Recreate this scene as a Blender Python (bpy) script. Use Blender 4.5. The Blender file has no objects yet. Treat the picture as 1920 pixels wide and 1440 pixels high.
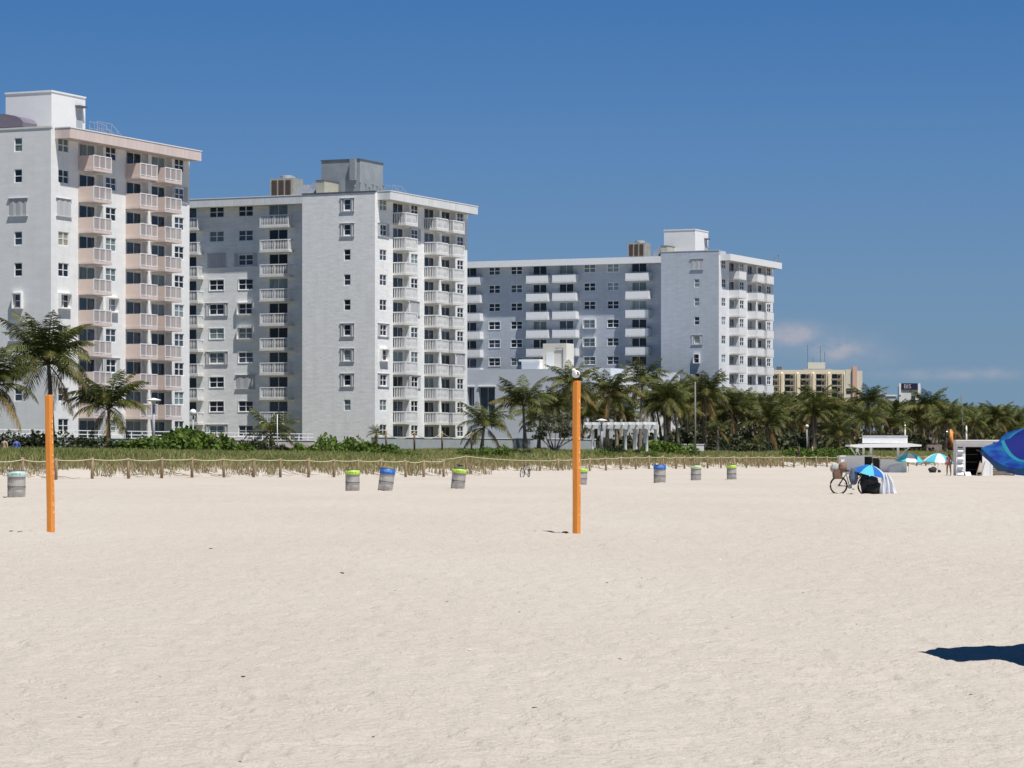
import bpy, math, random
import numpy as np
from mathutils import Vector, Matrix, noise as mnoise

# ------------------------------------------------------------------ camera, world, sun, exposure
EYE = 1.6
F = 5600.0            # focal length in photo pixels (1920 wide)
HZ = 850.0            # horizon row
sc = bpy.context.scene
cd = bpy.data.cameras.new("camera")
cd.sensor_width = 36.0
cd.lens = 36.0 * F / 1920.0
cd.shift_y = (HZ - 720.0) / 1920.0
cd.clip_start = 0.5
cd.clip_end = 20000
cam = bpy.data.objects.new("camera", cd)
cam.location = (0, 0, EYE)
cam.rotation_euler = (math.pi / 2, 0, 0)
sc.collection.objects.link(cam)
sc.camera = cam

SUN_EL = math.radians(66.5)
SH = Vector((0.603, -0.798))                    # horizontal direction towards the sun
sun_dir = Vector((SH.x * math.cos(SUN_EL), SH.y * math.cos(SUN_EL), math.sin(SUN_EL))).normalized()

world = bpy.data.worlds.new("World")
sc.world = world
world.use_nodes = True
nt = world.node_tree
bg = nt.nodes['Background']
sky = nt.nodes.new("ShaderNodeTexSky")
sky.sky_type = 'NISHITA'
sky.sun_disc = False
sky.sun_elevation = SUN_EL
sky.sun_rotation = math.atan2(SH.x, SH.y)
sky.altitude = 8000
sky.air_density = 1.0
sky.dust_density = 0.0
sky.ozone_density = 5.0


def WN(t, **kw):
    n = nt.nodes.new(t)
    for k, v in kw.items():
        setattr(n, k, v)
    return n


def wmath(op, a, b=None, c=None, clamp=False):
    n = WN("ShaderNodeMath", operation=op)
    n.use_clamp = clamp
    for i, x in enumerate((a, b, c)):
        if x is None:
            continue
        if isinstance(x, (int, float)):
            n.inputs[i].default_value = x
        else:
            nt.links.new(x, n.inputs[i])
    return n.outputs[0]


tc = WN("ShaderNodeTexCoord")
sep = WN("ShaderNodeSeparateXYZ")
nt.links.new(tc.outputs['Generated'], sep.inputs[0])
zz = wmath('MAXIMUM', sep.outputs[2], 0.0)
z2 = wmath('ADD', wmath('MULTIPLY_ADD', zz, 0.42, 0.088), wmath('MULTIPLY', wmath('MULTIPLY', zz, zz), 1.2))
comb = WN("ShaderNodeCombineXYZ")
nt.links.new(sep.outputs[0], comb.inputs[0])
nt.links.new(sep.outputs[1], comb.inputs[1])
nt.links.new(z2, comb.inputs[2])
nrm = WN("ShaderNodeVectorMath", operation='NORMALIZE')
nt.links.new(comb.outputs[0], nrm.inputs[0])
nt.links.new(nrm.outputs[0], sky.inputs[0])
hs = WN("ShaderNodeHueSaturation")
hs.inputs['Saturation'].default_value = 1.14
hs.inputs['Value'].default_value = 1.14
nt.links.new(sky.outputs[0], hs.inputs['Color'])
# thin haze along the whole horizon
hf = wmath('EXPONENT', wmath('MULTIPLY', wmath('MULTIPLY', zz, zz), -88.0))
mx = WN("ShaderNodeMix", data_type='RGBA')
nt.links.new(hf, mx.inputs[0])
tint = WN("ShaderNodeMix", data_type='RGBA', blend_type='MULTIPLY')
tint.inputs[0].default_value = 1.0
nt.links.new(hs.outputs[0], tint.inputs[6])
tint.inputs[7].default_value = (.83, 1.08, 1.06, 1)
nt.links.new(tint.outputs[2], mx.inputs[6])
mx.inputs[7].default_value = (1.88, 2.98, 4.15, 1)
# low clouds far out: billows picked from noise in the direction of view
dv = WN("ShaderNodeVectorMath", operation='DIVIDE')
nt.links.new(tc.outputs['Generated'], dv.inputs[0])
cy = WN("ShaderNodeCombineXYZ")
for i in range(3):
    nt.links.new(wmath('MAXIMUM', wmath('ABSOLUTE', sep.outputs[1]), 0.05), cy.inputs[i])
nt.links.new(cy.outputs[0], dv.inputs[1])
sp2 = WN("ShaderNodeSeparateXYZ")
nt.links.new(dv.outputs[0], sp2.inputs[0])
noi = WN("ShaderNodeTexNoise")
noi.inputs['Scale'].default_value = 75.0
noi.inputs['Detail'].default_value = 6.0
noi.inputs['Roughness'].default_value = 0.58
mp = WN("ShaderNodeMapping")
mp.inputs['Scale'].default_value = (1.0, 1.0, 1.6)
nt.links.new(dv.outputs[0], mp.inputs[0])
nt.links.new(mp.outputs[0], noi.inputs['Vector'])
front = wmath('GREATER_THAN', sep.outputs[1], 0.0)
cl = None
for (px, py, rx, ry, am) in ((1487, 627, 46, 19, 1.0), (1570, 654, 52, 20, 1.0), (1530, 640, 90, 24, .35), (1780, 702, 110, 9, .55),
                             (1848, 700, 34, 10, .6), (2120, 680, 120, 22, .8), (-260, 640, 200, 26, .7), (1620, 668, 70, 22, .2)):
    ax = wmath('DIVIDE', wmath('SUBTRACT', sp2.outputs[0], (px - 960) / F), rx / F)
    az = wmath('DIVIDE', wmath('SUBTRACT', sp2.outputs[2], (HZ - py) / F), ry / F)
    r2 = wmath('ADD', wmath('MULTIPLY', ax, ax), wmath('MULTIPLY', az, az))
    g = wmath('MULTIPLY', wmath('EXPONENT', wmath('MULTIPLY', r2, -0.9)), am)
    cl = g if cl is None else wmath('MAXIMUM', cl, g)
dens = wmath('MULTIPLY', cl, wmath('MULTIPLY_ADD', noi.outputs[0], 3.2, -0.85, clamp=True))
dens = wmath('MULTIPLY', wmath('MULTIPLY', dens, front), 1.45, clamp=True)
mc = WN("ShaderNodeMix", data_type='RGBA')
nt.links.new(dens, mc.inputs[0])
nt.links.new(mx.outputs[2], mc.inputs[6])
mc.inputs[7].default_value = (3.7, 3.95, 4.75, 1)
nt.links.new(mc.outputs[2], bg.inputs[0])
bg.inputs[1].default_value = 0.084

sl = bpy.data.lights.new("sun", 'SUN')
sl.energy = 5.0
sl.angle = math.radians(0.53)
sl.color = (1.0, 0.965, 0.915)
so = bpy.data.objects.new("sun", sl)
so.rotation_euler = (-sun_dir).to_track_quat('-Z', 'Y').to_euler()
so.location = (60, -60, 200)
sc.collection.objects.link(so)

sc.view_settings.view_transform = 'Standard'
sc.view_settings.look = 'None'
sc.view_settings.exposure = 0.25
sc.view_settings.gamma = 1.0
sc.view_settings.use_curve_mapping = False
sc.cycles.max_bounces = 6
sc.cycles.transparent_max_bounces = 8

# ------------------------------------------------------------------ helpers
COL = sc.collection
rnd = random.Random(7)
UX, UY = 0.4063, 0.9138          # along the coast (away from the camera)
VX, VY = -0.9138, 0.4063         # inland
KN = 0.9138 / F
VP = 3450.0


def gp(px, py):
    """point on flat sand seen at that photo pixel"""
    Y = EYE * F / (py - HZ)
    return ((px - 960) / F * Y, Y)


def pn(px, n):
    """point at inland distance n in the column px"""
    Y = n / (KN * (VP - px))
    return ((px - 960) / F * Y, Y)


def zat(py, Y):
    return EYE + (HZ - py) * Y / F


def rgb(c):
    return (c[0], c[1], c[2], 1.0)


_MATS = {}


def mat(name, col, rough=0.7, var=0.0, scale=3.0, stretch=(1, 1, 1), bump=0.0, bscale=40.0, metal=0.0, spec=0.5,
        objrand=0.0, col2=None, trans=0.0, coord='Object'):
    if name in _MATS:
        return _MATS[name]
    m = bpy.data.materials.new(name)
    m.use_nodes = True
    t = m.node_tree
    b = t.nodes['Principled BSDF']
    b.inputs['Roughness'].default_value = rough
    b.inputs['Metallic'].default_value = metal
    b.inputs['Specular IOR Level'].default_value = spec
    b.inputs['Base Color'].default_value = rgb(col)
    tcn = t.nodes.new("ShaderNodeTexCoord")
    out = None
    if var > 0 or col2:
        mpn = t.nodes.new("ShaderNodeMapping")
        mpn.inputs['Scale'].default_value = stretch
        t.links.new(tcn.outputs[coord], mpn.inputs[0])
        n = t.nodes.new("ShaderNodeTexNoise")
        n.inputs['Scale'].default_value = scale
        n.inputs['Detail'].default_value = 6
        n.inputs['Roughness'].default_value = 0.62
        t.links.new(mpn.outputs[0], n.inputs['Vector'])
        r = t.nodes.new("ShaderNodeValToRGB")
        r.color_ramp.elements[0].position = 0.32
        r.color_ramp.elements[1].position = 0.68
        c2 = col2 if col2 else tuple(min(1, x * (1 + var)) for x in col)
        c1 = col if col2 else tuple(x * (1 - var) for x in col)
        r.color_ramp.elements[0].color = rgb(c1)
        r.color_ramp.elements[1].color = rgb(c2)
        t.links.new(n.outputs[0], r.inputs[0])
        out = r.outputs[0]
    if objrand > 0:
        oi = t.nodes.new("ShaderNodeObjectInfo")
        h = t.nodes.new("ShaderNodeHueSaturation")
        mr = t.nodes.new("ShaderNodeMapRange")
        mr.inputs[3].default_value = 1 - objrand
        mr.inputs[4].default_value = 1 + objrand
        t.links.new(oi.outputs['Random'], mr.inputs[0])
        t.links.new(mr.outputs[0], h.inputs['Value'])
        if out:
            t.links.new(out, h.inputs['Color'])
        else:
            h.inputs['Color'].default_value = rgb(col)
        out = h.outputs[0]
    if out:
        t.links.new(out, b.inputs['Base Color'])
    if bump > 0:
        n2 = t.nodes.new("ShaderNodeTexNoise")
        n2.inputs['Scale'].default_value = bscale
        n2.inputs['Detail'].default_value = 5
        t.links.new(tcn.outputs[coord], n2.inputs['Vector'])
        bp = t.nodes.new("ShaderNodeBump")
        bp.inputs['Strength'].default_value = 1.0
        bp.inputs['Distance'].default_value = bump
        t.links.new(n2.outputs[0], bp.inputs['Height'])
        t.links.new(bp.outputs[0], b.inputs['Normal'])
    if trans > 0:
        tr = t.nodes.new("ShaderNodeBsdfTranslucent")
        if out:
            t.links.new(out, tr.inputs[0])
        else:
            tr.inputs[0].default_value = rgb(col)
        ms = t.nodes.new("ShaderNodeMixShader")
        ms.inputs[0].default_value = trans
        o = t.nodes['Material Output']
        t.links.new(b.outputs[0], ms.inputs[1])
        t.links.new(tr.outputs[0], ms.inputs[2])
        t.links.new(ms.outputs[0], o.inputs[0])
    _MATS[name] = m
    return m


class MB:
    """collects shapes that become one mesh"""

    def __init__(self):
        self.v = []
        self.f = []
        self.mi = []
        self.cur = 0

    def quad(self, a, b, c, d):
        n = len(self.v)
        self.v += [tuple(a), tuple(b), tuple(c), tuple(d)]
        self.f.append((n, n + 1, n + 2, n + 3))
        self.mi.append(self.cur)

    def tri(self, a, b, c):
        n = len(self.v)
        self.v += [tuple(a), tuple(b), tuple(c)]
        self.f.append((n, n + 1, n + 2))
        self.mi.append(self.cur)

    def box(self, x0, x1, y0, y1, z0, z1):
        n = len(self.v)
        self.v += [(x0, y0, z0), (x1, y0, z0), (x1, y1, z0), (x0, y1, z0), (x0, y0, z1), (x1, y0, z1), (x1, y1, z1), (x0, y1, z1)]
        for q in ((0, 3, 2, 1), (4, 5, 6, 7), (0, 1, 5, 4), (1, 2, 6, 5), (2, 3, 7, 6), (3, 0, 4, 7)):
            self.f.append(tuple(n + i for i in q))
            self.mi.append(self.cur)
        return self

    def hull(self, pts8):
        n = len(self.v)
        self.v += [tuple(p) for p in pts8]
        for q in ((0, 3, 2, 1), (4, 5, 6, 7), (0, 1, 5, 4), (1, 2, 6, 5), (2, 3, 7, 6), (3, 0, 4, 7)):
            self.f.append(tuple(n + i for i in q))
            self.mi.append(self.cur)

    def tube(self, pts, rad, n=6, cap=True):
        """pts: list of points; rad: number or list"""
        pts = [Vector(p) for p in pts]
        if isinstance(rad, (int, float)):
            rad = [rad] * len(pts)
        base = len(self.v)
        up = Vector((0.0123, 0.0456, 1.0)).normalized()
        for i, p in enumerate(pts):
            a = pts[max(0, i - 1)]
            b = pts[min(len(pts) - 1, i + 1)]
            d = (b - a)
            if d.length < 1e-9:
                d = Vector((0, 0, 1))
            d.normalize()
            s = d.cross(up)
            if s.length < 0.05:
                s = d.cross(Vector((1, 0, 0)))
            s.normalize()
            t = s.cross(d).normalized()
            for k in range(n):
                an = 2 * math.pi * (k + .5) / n
                q = p + (s * math.cos(an) + t * math.sin(an)) * rad[i]
                self.v.append(tuple(q))
        for i in range(len(pts) - 1):
            for k in range(n):
                k2 = (k + 1) % n
                self.f.append((base + i * n + k, base + i * n + k2, base + (i + 1) * n + k2, base + (i + 1) * n + k))
                self.mi.append(self.cur)
        if cap:
            self.f.append(tuple(base + k for k in reversed(range(n))))
            self.mi.append(self.cur)
            self.f.append(tuple(base + (len(pts) - 1) * n + k for k in range(n)))
            self.mi.append(self.cur)
        return self

    def lathe(self, prof, n=16, c=(0, 0, 0), cap=False):
        base = len(self.v)
        for (r, z) in prof:
            for k in range(n):
                a = 2 * math.pi * k / n
                self.v.append((c[0] + r * math.cos(a), c[1] + r * math.sin(a), c[2] + z))
        for i in range(len(prof) - 1):
            for k in range(n):
                k2 = (k + 1) % n
                self.f.append((base + i * n + k, base + i * n + k2, base + (i + 1) * n + k2, base + (i + 1) * n + k))
                self.mi.append(self.cur)
        if cap:
            self.f.append(tuple(base + k for k in reversed(range(n))))
            self.mi.append(self.cur)
            m = base + (len(prof) - 1) * n
            self.f.append(tuple(m + k for k in range(n)))
            self.mi.append(self.cur)
        return self

    def ball(self, c, r, n=10, m=6, s=(1, 1, 1)):
        base = len(self.v)
        for i in range(m + 1):
            ph = math.pi * i / m
            for k in range(n):
                a = 2 * math.pi * k / n
                self.v.append((c[0] + r * s[0] * math.sin(ph) * math.cos(a), c[1] + r * s[1] * math.sin(ph) * math.sin(a),
                               c[2] + r * s[2] * math.cos(ph)))
        for i in range(m):
            for k in range(n):
                k2 = (k + 1) % n
                self.f.append((base + i * n + k, base + (i + 1) * n + k, base + (i + 1) * n + k2, base + i * n + k2))
                self.mi.append(self.cur)
        return self

    def mesh(self, name, mats, smooth=False):
        me = bpy.data.meshes.new(name)
        me.from_pydata(self.v, [], self.f)
        if not isinstance(mats, (list, tuple)):
            mats = [mats]
        for m in mats:
            me.materials.append(m)
        if len(mats) > 1:
            me.polygons.foreach_set('material_index', self.mi)
        if smooth:
            me.polygons.foreach_set('use_smooth', [True] * len(me.polygons))
        me.update()
        return me

    def build(self, name, mats, parent=None, smooth=False):
        return link(name, self.mesh(name, mats, smooth), parent)


def link(name, me, parent=None, loc=(0, 0, 0), rot=(0, 0, 0), scale=None):
    o = bpy.data.objects.new(name, me)
    COL.objects.link(o)
    if parent is not None:
        o.parent = parent
    o.location = loc
    o.rotation_euler = rot
    if scale is not None:
        o.scale = (scale, scale, scale) if isinstance(scale, (int, float)) else scale
    return o


def tag(o, label=None, cat=None, group=None, kind=None):
    if label:
        o['label'] = label
    if cat:
        o['category'] = cat
    if group:
        o['group'] = group
    if kind:
        o['kind'] = kind
    return o


def thing(name, label, cat, loc=(0, 0, 0), rz=0.0, group=None):
    o = link(name, None, None, loc, (0, 0, rz))
    return tag(o, label, cat, group)


def np_mesh(name, verts, faces, m, attr=None):
    """verts (n,3); faces (k,3) or (k,4); attr: per-vertex float"""
    me = bpy.data.meshes.new(name)
    verts = np.asarray(verts, dtype=np.float32)
    faces = np.asarray(faces, dtype=np.int32)
    k = faces.shape[1]
    me.vertices.add(len(verts))
    me.vertices.foreach_set('co', verts.ravel())
    me.loops.add(faces.size)
    me.loops.foreach_set('vertex_index', faces.ravel())
    me.polygons.add(len(faces))
    me.polygons.foreach_set('loop_start', np.arange(0, faces.size, k, dtype=np.int32))
    me.polygons.foreach_set('loop_total', np.full(len(faces), k, dtype=np.int32))
    me.materials.append(m)
    if attr is not None:
        a = me.attributes.new('tint', 'FLOAT', 'POINT')
        a.data.foreach_set('value', np.asarray(attr, dtype=np.float32))
    me.update(calc_edges=True)
    return me


# smooth value noise for numpy arrays
_rng = np.random.default_rng(11)
_TAB = _rng.random((256, 256))


def vnoise(x, y):
    xi = np.floor(x).astype(int)
    yi = np.floor(y).astype(int)
    fx = x - xi
    fy = y - yi
    fx = fx * fx * (3 - 2 * fx)
    fy = fy * fy * (3 - 2 * fy)
    a = _TAB[xi & 255, yi & 255]
    b = _TAB[(xi + 1) & 255, yi & 255]
    c = _TAB[xi & 255, (yi + 1) & 255]
    d = _TAB[(xi + 1) & 255, (yi + 1) & 255]
    return (a * (1 - fx) + b * fx) * (1 - fy) + (c * (1 - fx) + d * fx) * fy


def fbm(x, y, o=4):
    s = 0
    am = 1.0
    t = 0
    for i in range(o):
        s = s + am * vnoise(x * 2 ** i + 17.3 * i, y * 2 ** i + 9.1 * i)
        t += am
        am *= 0.5
    return s / t - 0.5


# ------------------------------------------------------------------ terrain
N_L, N_R = 97.5, 108.5
S_GAP = None
fence_l = [(-90, 902), (-28, 901.8), (43, 901), (105, 900.6), (172.5, 898.7), (241, 897.8), (303, 897.8), (360, 896.8), (420, 896.5), (475.4, 896), (525.6, 895.8),
           (578.5, 895.6), (626, 895.4), (670.7, 895.3), (714.7, 895.2), (760.5, 895), (794, 895.3), (831.7, 895.3)]
fence_r = [(789, 890), (874, 881.5), (1012.5, 889.5), (1046.6, 887), (1077, 885.7), (1105.6, 884.4), (1136.4, 882.5), (1164.2, 881.3), (1192.3, 880), (1217, 879.4),
           (1243.8, 879), (1267.7, 879), (1283.3, 878.8), (1301.7, 878.5), (1326.7, 878), (1351.9, 878), (1376, 877.6), (1399.4, 877.3),
           (1422.5, 877), (1444.8, 877), (1468, 876.8), (1488.5, 876.6), (1509, 876.4), (1529.8, 876.2), (1550.4, 876), (1570.8, 875.8),
           (1590.5, 875.5), (1610, 875.2), (1629, 875), (1648, 874.8), (1666, 874.6), (1684, 874.4), (1702, 874.2), (1719, 874), (1736, 873.7), (1753, 873.5)]


def table(lst, n):
    S, Z = [], []
    for px, py in lst:
        X, Y = pn(px, n)
        S.append(X * UX + Y * UY)
        Z.append(EYE - (py - HZ) * Y / F)
    return np.array(S), np.array(Z)


SL, ZL = table(fence_l, N_L)
SR, ZR = table(fence_r, N_R)
ZL = np.clip(ZL, -.22, .1)
ZR = np.clip(ZR, -.28, .12)
_x, _y = pn(846, 103)
S_GAP = _x * UX + _y * UY


def fence_n(s):
    t = np.clip((s - (S_GAP - 2)) / 5.0, 0, 1)
    t = t * t * (3 - 2 * t)
    return N_L * (1 - t) + N_R * t


def height(X, Y):
    X = np.asarray(X, float)
    Y = np.asarray(Y, float)
    s = X * UX + Y * UY
    n = X * VX + Y * VY
    nf = fence_n(s)
    zf = np.where(s < S_GAP, np.interp(s, SL, ZL), np.interp(s, SR, ZR))
    d = n - nf
    blend = np.clip((d + 34) / 34, 0, 1)
    blend = blend * blend * (3 - 2 * blend)
    wob = 1.6 * fbm(s * .35, n * .1 + 5)
    prof = np.interp(d + wob * np.clip(d, 0, 3) / 3, [0, 1.5, 3, 6, 12, 25, 34, 60], [0, .14, .55, 1.05, 1.4, 1.65, 2.3, 2.3])
    z = zf * blend + prof
    z = z + .16 * np.exp(-((Y - 226) / 5.0) ** 2 - ((X - 36) / 22.0) ** 2)
    z = z + .10 * fbm(X * .05 + 3, Y * .02) * np.clip(Y / 60, 0, 1)
    z = z - np.clip(-n - 25, 0, 60) * .05
    return z


def hz(X, Y):
    return float(height(np.array([X]), np.array([Y]))[0])


def relief(X, Y):
    """wind ripples, heel marks and shallow pits of trodden sand"""
    a = .035 * fbm(X * 1.6, Y * 2.2, 3)
    b = .040 * fbm(X * 6.4 + 40, Y * 6.0, 4)
    r = 1 - 2 * np.abs(vnoise(X * 3.3 + 3.0 * vnoise(X, Y), Y * 2.6) - .5)
    c = .022 * r ** 3
    p = vnoise(X * 4.1 + 9, Y * 3.6 + 2)
    d = -.03 * np.clip((p - .70) / .3, 0, 1)
    return a + b + c + d


rows = [-400, -120, -30, 0, 5, 9]
y = 11.5
while y < 420:
    rows.append(y)
    y *= 1.0 + (0.0042 if y < 60 else 0.0065 if y < 150 else 0.009)
rows += [440, 470, 520, 600, 800, 1200, 2500, 6000, 14000]
rows = np.array(rows)
core = np.linspace(-.235, .235, 420)
side = np.array([.25, .27, .3, .36, .45, .6, 1.0, 2.0])
cols = np.concatenate([-side[::-1], core, side])
YY, CC = np.meshgrid(rows, cols, indexing='ij')
XX = CC * np.maximum(np.abs(YY), 12)
XX[:, 0] = -16000
XX[:, -1] = 16000
ZZ = height(XX, YY)
amp = np.clip((YY - 5) / 6, 0, 1) * (np.clip(1.35 - YY / 260, .15, 1) * (1 + np.clip(YY - 30, 0, 60) / 75))
ZZ = ZZ + relief(XX, YY) * amp * (np.abs(CC) < .3)
nr, nc = YY.shape
idx = np.arange(nr * nc).reshape(nr, nc)
quads = np.stack([idx[:-1, :-1], idx[:-1, 1:], idx[1:, 1:], idx[1:, :-1]], -1).reshape(-1, 4)

msand = bpy.data.materials.new("sand")
msand.use_nodes = True
t = msand.node_tree
b = t.nodes['Principled BSDF']
b.inputs['Roughness'].default_value = 0.95
b.inputs['Specular IOR Level'].default_value = 0.1
geo = t.nodes.new("ShaderNodeNewGeometry")


def tn(tp, **kw):
    n = t.nodes.new(tp)
    for k, v in kw.items():
        setattr(n, k, v)
    return n


n1 = tn("ShaderNodeTexNoise")
n1.inputs['Scale'].default_value = .12
n1.inputs['Detail'].default_value = 5
mp1 = tn("ShaderNodeMapping")
mp1.inputs['Scale'].default_value = (1, .35, 1)
t.links.new(geo.outputs['Position'], mp1.inputs[0])
t.links.new(mp1.outputs[0], n1.inputs['Vector'])
cr = tn("ShaderNodeValToRGB")
cr.color_ramp.elements[0].position = .38
cr.color_ramp.elements[1].position = .62
cr.color_ramp.elements[0].color = (.484, .434, .372, 1)
cr.color_ramp.elements[1].color = (.508, .462, .405, 1)
t.links.new(n1.outputs[0], cr.inputs[0])
n2 = tn("ShaderNodeTexNoise")
n2.inputs['Scale'].default_value = 55
n2.inputs['Detail'].default_value = 4
t.links.new(geo.outputs['Position'], n2.inputs['Vector'])
cr2 = tn("ShaderNodeValToRGB")
cr2.color_ramp.elements[0].position = .28
cr2.color_ramp.elements[1].position = .55
cr2.color_ramp.elements[0].color = (.84, .83, .82, 1)
cr2.color_ramp.elements[1].color = (1, 1, 1, 1)
t.links.new(n2.outputs[0], cr2.inputs[0])
ml = tn("ShaderNodeMix", data_type='RGBA', blend_type='MULTIPLY')
ml.inputs[0].default_value = 1
t.links.new(cr.outputs[0], ml.inputs[6])
t.links.new(cr2.outputs[0], ml.inputs[7])
# sparse specks: shell crumbs and bits of weed
vo = tn("ShaderNodeTexVoronoi")
vo.inputs['Scale'].default_value = 2.3
t.links.new(geo.outputs['Position'], vo.inputs['Vector'])
lt = tn("ShaderNodeMath", operation='LESS_THAN')
lt.inputs[1].default_value = .045
t.links.new(vo.outputs['Distance'], lt.inputs[0])
spx = tn("ShaderNodeSeparateColor")
t.links.new(vo.outputs['Color'], spx.inputs[0])
gt = tn("ShaderNodeMath", operation='GREATER_THAN')
gt.inputs[1].default_value = .72
t.links.new(spx.outputs[0], gt.inputs[0])
mm = tn("ShaderNodeMath", operation='MULTIPLY')
t.links.new(lt.outputs[0], mm.inputs[0])
t.links.new(gt.outputs[0], mm.inputs[1])
ms_ = tn("ShaderNodeMix", data_type='RGBA')
t.links.new(mm.outputs[0], ms_.inputs[0])
t.links.new(ml.outputs[2], ms_.inputs[6])
ms_.inputs[7].default_value = (.22, .18, .14, 1)
t.links.new(ms_.outputs[2], b.inputs['Base Color'])
nb = tn("ShaderNodeTexNoise")
nb.inputs['Scale'].default_value = 14
nb.inputs['Detail'].default_value = 6
nb.inputs['Roughness'].default_value = .6
t.links.new(geo.outputs['Position'], nb.inputs['Vector'])
bp = tn("ShaderNodeBump")
bp.inputs['Distance'].default_value = .05
bp.inputs['Strength'].default_value = 1.0
t.links.new(nb.outputs[0], bp.inputs['Height'])
t.links.new(bp.outputs[0], b.inputs['Normal'])

# soil, paving and lawn inland of the dune are darker than the beach
SS = XX * UX + YY * UY
ND = XX * VX + YY * VY - fence_n(SS)
soil = np.clip((ND - 3.6 + 4 * fbm(XX * .3, YY * .08)) / 3, 0, 1)
at = tn("ShaderNodeAttribute", attribute_name='tint')
mso = tn("ShaderNodeMix", data_type='RGBA')
t.links.new(at.outputs['Fac'], mso.inputs[0])
t.links.new(ms_.outputs[2], mso.inputs[6])
mso.inputs[7].default_value = (.13, .12, .07, 1)
t.links.new(mso.outputs[2], b.inputs['Base Color'])
me = np_mesh('sand', np.stack([XX.ravel(), YY.ravel(), ZZ.ravel()], -1), quads, msand, soil.ravel())
me.polygons.foreach_set('use_smooth', np.ones(len(me.polygons), dtype=bool))
tag(link('sand', me), kind='structure')

mb = MB()
for (n0, n1_) in ((-6000, -45),):
    mb.quad((-UX * 400 - VX * 45, -UY * 400 - VY * 45, -.75), (-UX * 400 - VX * 6000, -UY * 400 - VY * 6000, -.75),
            (UX * 6000 - VX * 6000, UY * 6000 - VY * 6000, -.75), (UX * 6000 - VX * 45, UY * 6000 - VY * 45, -.75))
tag(mb.build('sea', mat('sea_water', (.02, .12, .14), .08, bump=.05, bscale=.8)), kind='structure')

# ------------------------------------------------------------------ materials
M = {}
M['wall1'] = mat('stucco_warm_white', (.79, .80, .79), .85, .05, .6, (1, 1, 3.2), .012, 9)
M['wall2'] = mat('stucco_white', (.83, .835, .82), .85, .085, .8, (1, 1, 4.2), .016, 4)
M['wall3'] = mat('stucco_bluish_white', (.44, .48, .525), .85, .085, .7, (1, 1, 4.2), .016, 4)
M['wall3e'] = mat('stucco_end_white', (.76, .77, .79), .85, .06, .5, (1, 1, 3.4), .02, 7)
M['white'] = mat('white_paint', (.80, .80, .79), .6, .03, 2)
M['white2'] = mat('white_weathered', (.70, .70, .67), .7, .08, 2, (1, 1, .3))
M['salmon'] = mat('salmon_paint', (.69, .56, .485), .75, .04, 1)
M['salmon_l'] = mat('pale_salmon_metal', (.68, .57, .53), .6, .05, 2, (1, 1, .3), objrand=.04)
M['fascia2'] = mat('white_ribbed_metal', (.72, .73, .72), .6, .06, 2, (1, 1, .3), objrand=.05)
M['fascia_s'] = mat('pale_band', (.72, .72, .70), .7, .05, 1)
M['glass'] = mat('dark_glass', (.012, .016, .024), .12, spec=.45, objrand=.5)
M['glass2'] = mat('curtained_glass', (.17, .22, .23), .25, .25, 3, (1, 1, .15), spec=.4, objrand=.35)
M['glass3'] = mat('tan_blind_glass', (.34, .32, .25), .3, .12, 4, (.2, 1, 3), spec=.4)
M['glass4'] = mat('slate_glass', (.045, .06, .085), .15, .3, 2, spec=.5, objrand=.4)
M['alu'] = mat('aluminium_frame', (.62, .63, .64), .45, metal=.2)
M['shut'] = mat('shutter_metal', (.50, .51, .52), .55, .06, 3, (3, 3, .3), objrand=.06)
M['grey'] = mat('grey_stucco', (.27, .30, .32), .85, .12, .8, bump=.01, bscale=6)
M['dgrey'] = mat('dark_grey_metal', (.10, .10, .12), .6, .15, 2)
M['lgrey'] = mat('light_grey_metal', (.42, .44, .46), .5, .08, 2)
M['rust'] = mat('brown_louvre', (.085, .05, .035), .7, .4, 3, (1, 1, 8))
M['cream'] = mat('cream_metal', (.62, .60, .50), .6, .06, 2)
M['roof'] = mat('roof_gravel', (.40, .39, .37), .9, .15, 2)
M['galv'] = mat('galvanised', (.55, .57, .60), .35, .1, 3, metal=.5)
M['painted_shade'] = mat('room_shadow', (.03, .03, .035), .9)  # near-black colour stands in for shade inside hut and kiosk



def streaks(m, depth=.055, sx=1.3):
    t = m.node_tree
    b = t.nodes['Principled BSDF']
    src = b.inputs['Base Color'].links[0].from_socket
    tcn = t.nodes.new("ShaderNodeTexCoord")
    mpn = t.nodes.new("ShaderNodeMapping")
    mpn.inputs['Scale'].default_value = (sx, sx, .16)
    n = t.nodes.new("ShaderNodeTexNoise")
    n.inputs['Scale'].default_value = 1.0
    n.inputs['Detail'].default_value = 7
    t.links.new(tcn.outputs['Object'], mpn.inputs[0])
    t.links.new(mpn.outputs[0], n.inputs['Vector'])
    r = t.nodes.new("ShaderNodeValToRGB")
    r.color_ramp.elements[0].position = .30
    r.color_ramp.elements[1].position = .52
    r.color_ramp.elements[0].color = (1 - depth, 1 - depth * 1.15, 1 - depth * 1.35, 1)
    r.color_ramp.elements[1].color = (1, 1, 1, 1)
    t.links.new(n.outputs[0], r.inputs[0])
    mx = t.nodes.new("ShaderNodeMix")
    mx.data_type = 'RGBA'
    mx.blend_type = 'MULTIPLY'
    mx.inputs[0].default_value = 1
    t.links.new(src, mx.inputs[6])
    t.links.new(r.outputs[0], mx.inputs[7])
    t.links.new(mx.outputs[2], b.inputs['Base Color'])


for k_ in ('wall1', 'wall2', 'wall3', 'wall3e', 'grey', 'salmon_l', 'fascia2', 'white2'):
    streaks(M[k_])
THETA = math.atan2(-UX, UY)
FH = 2.71
TOPZ = {}


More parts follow.
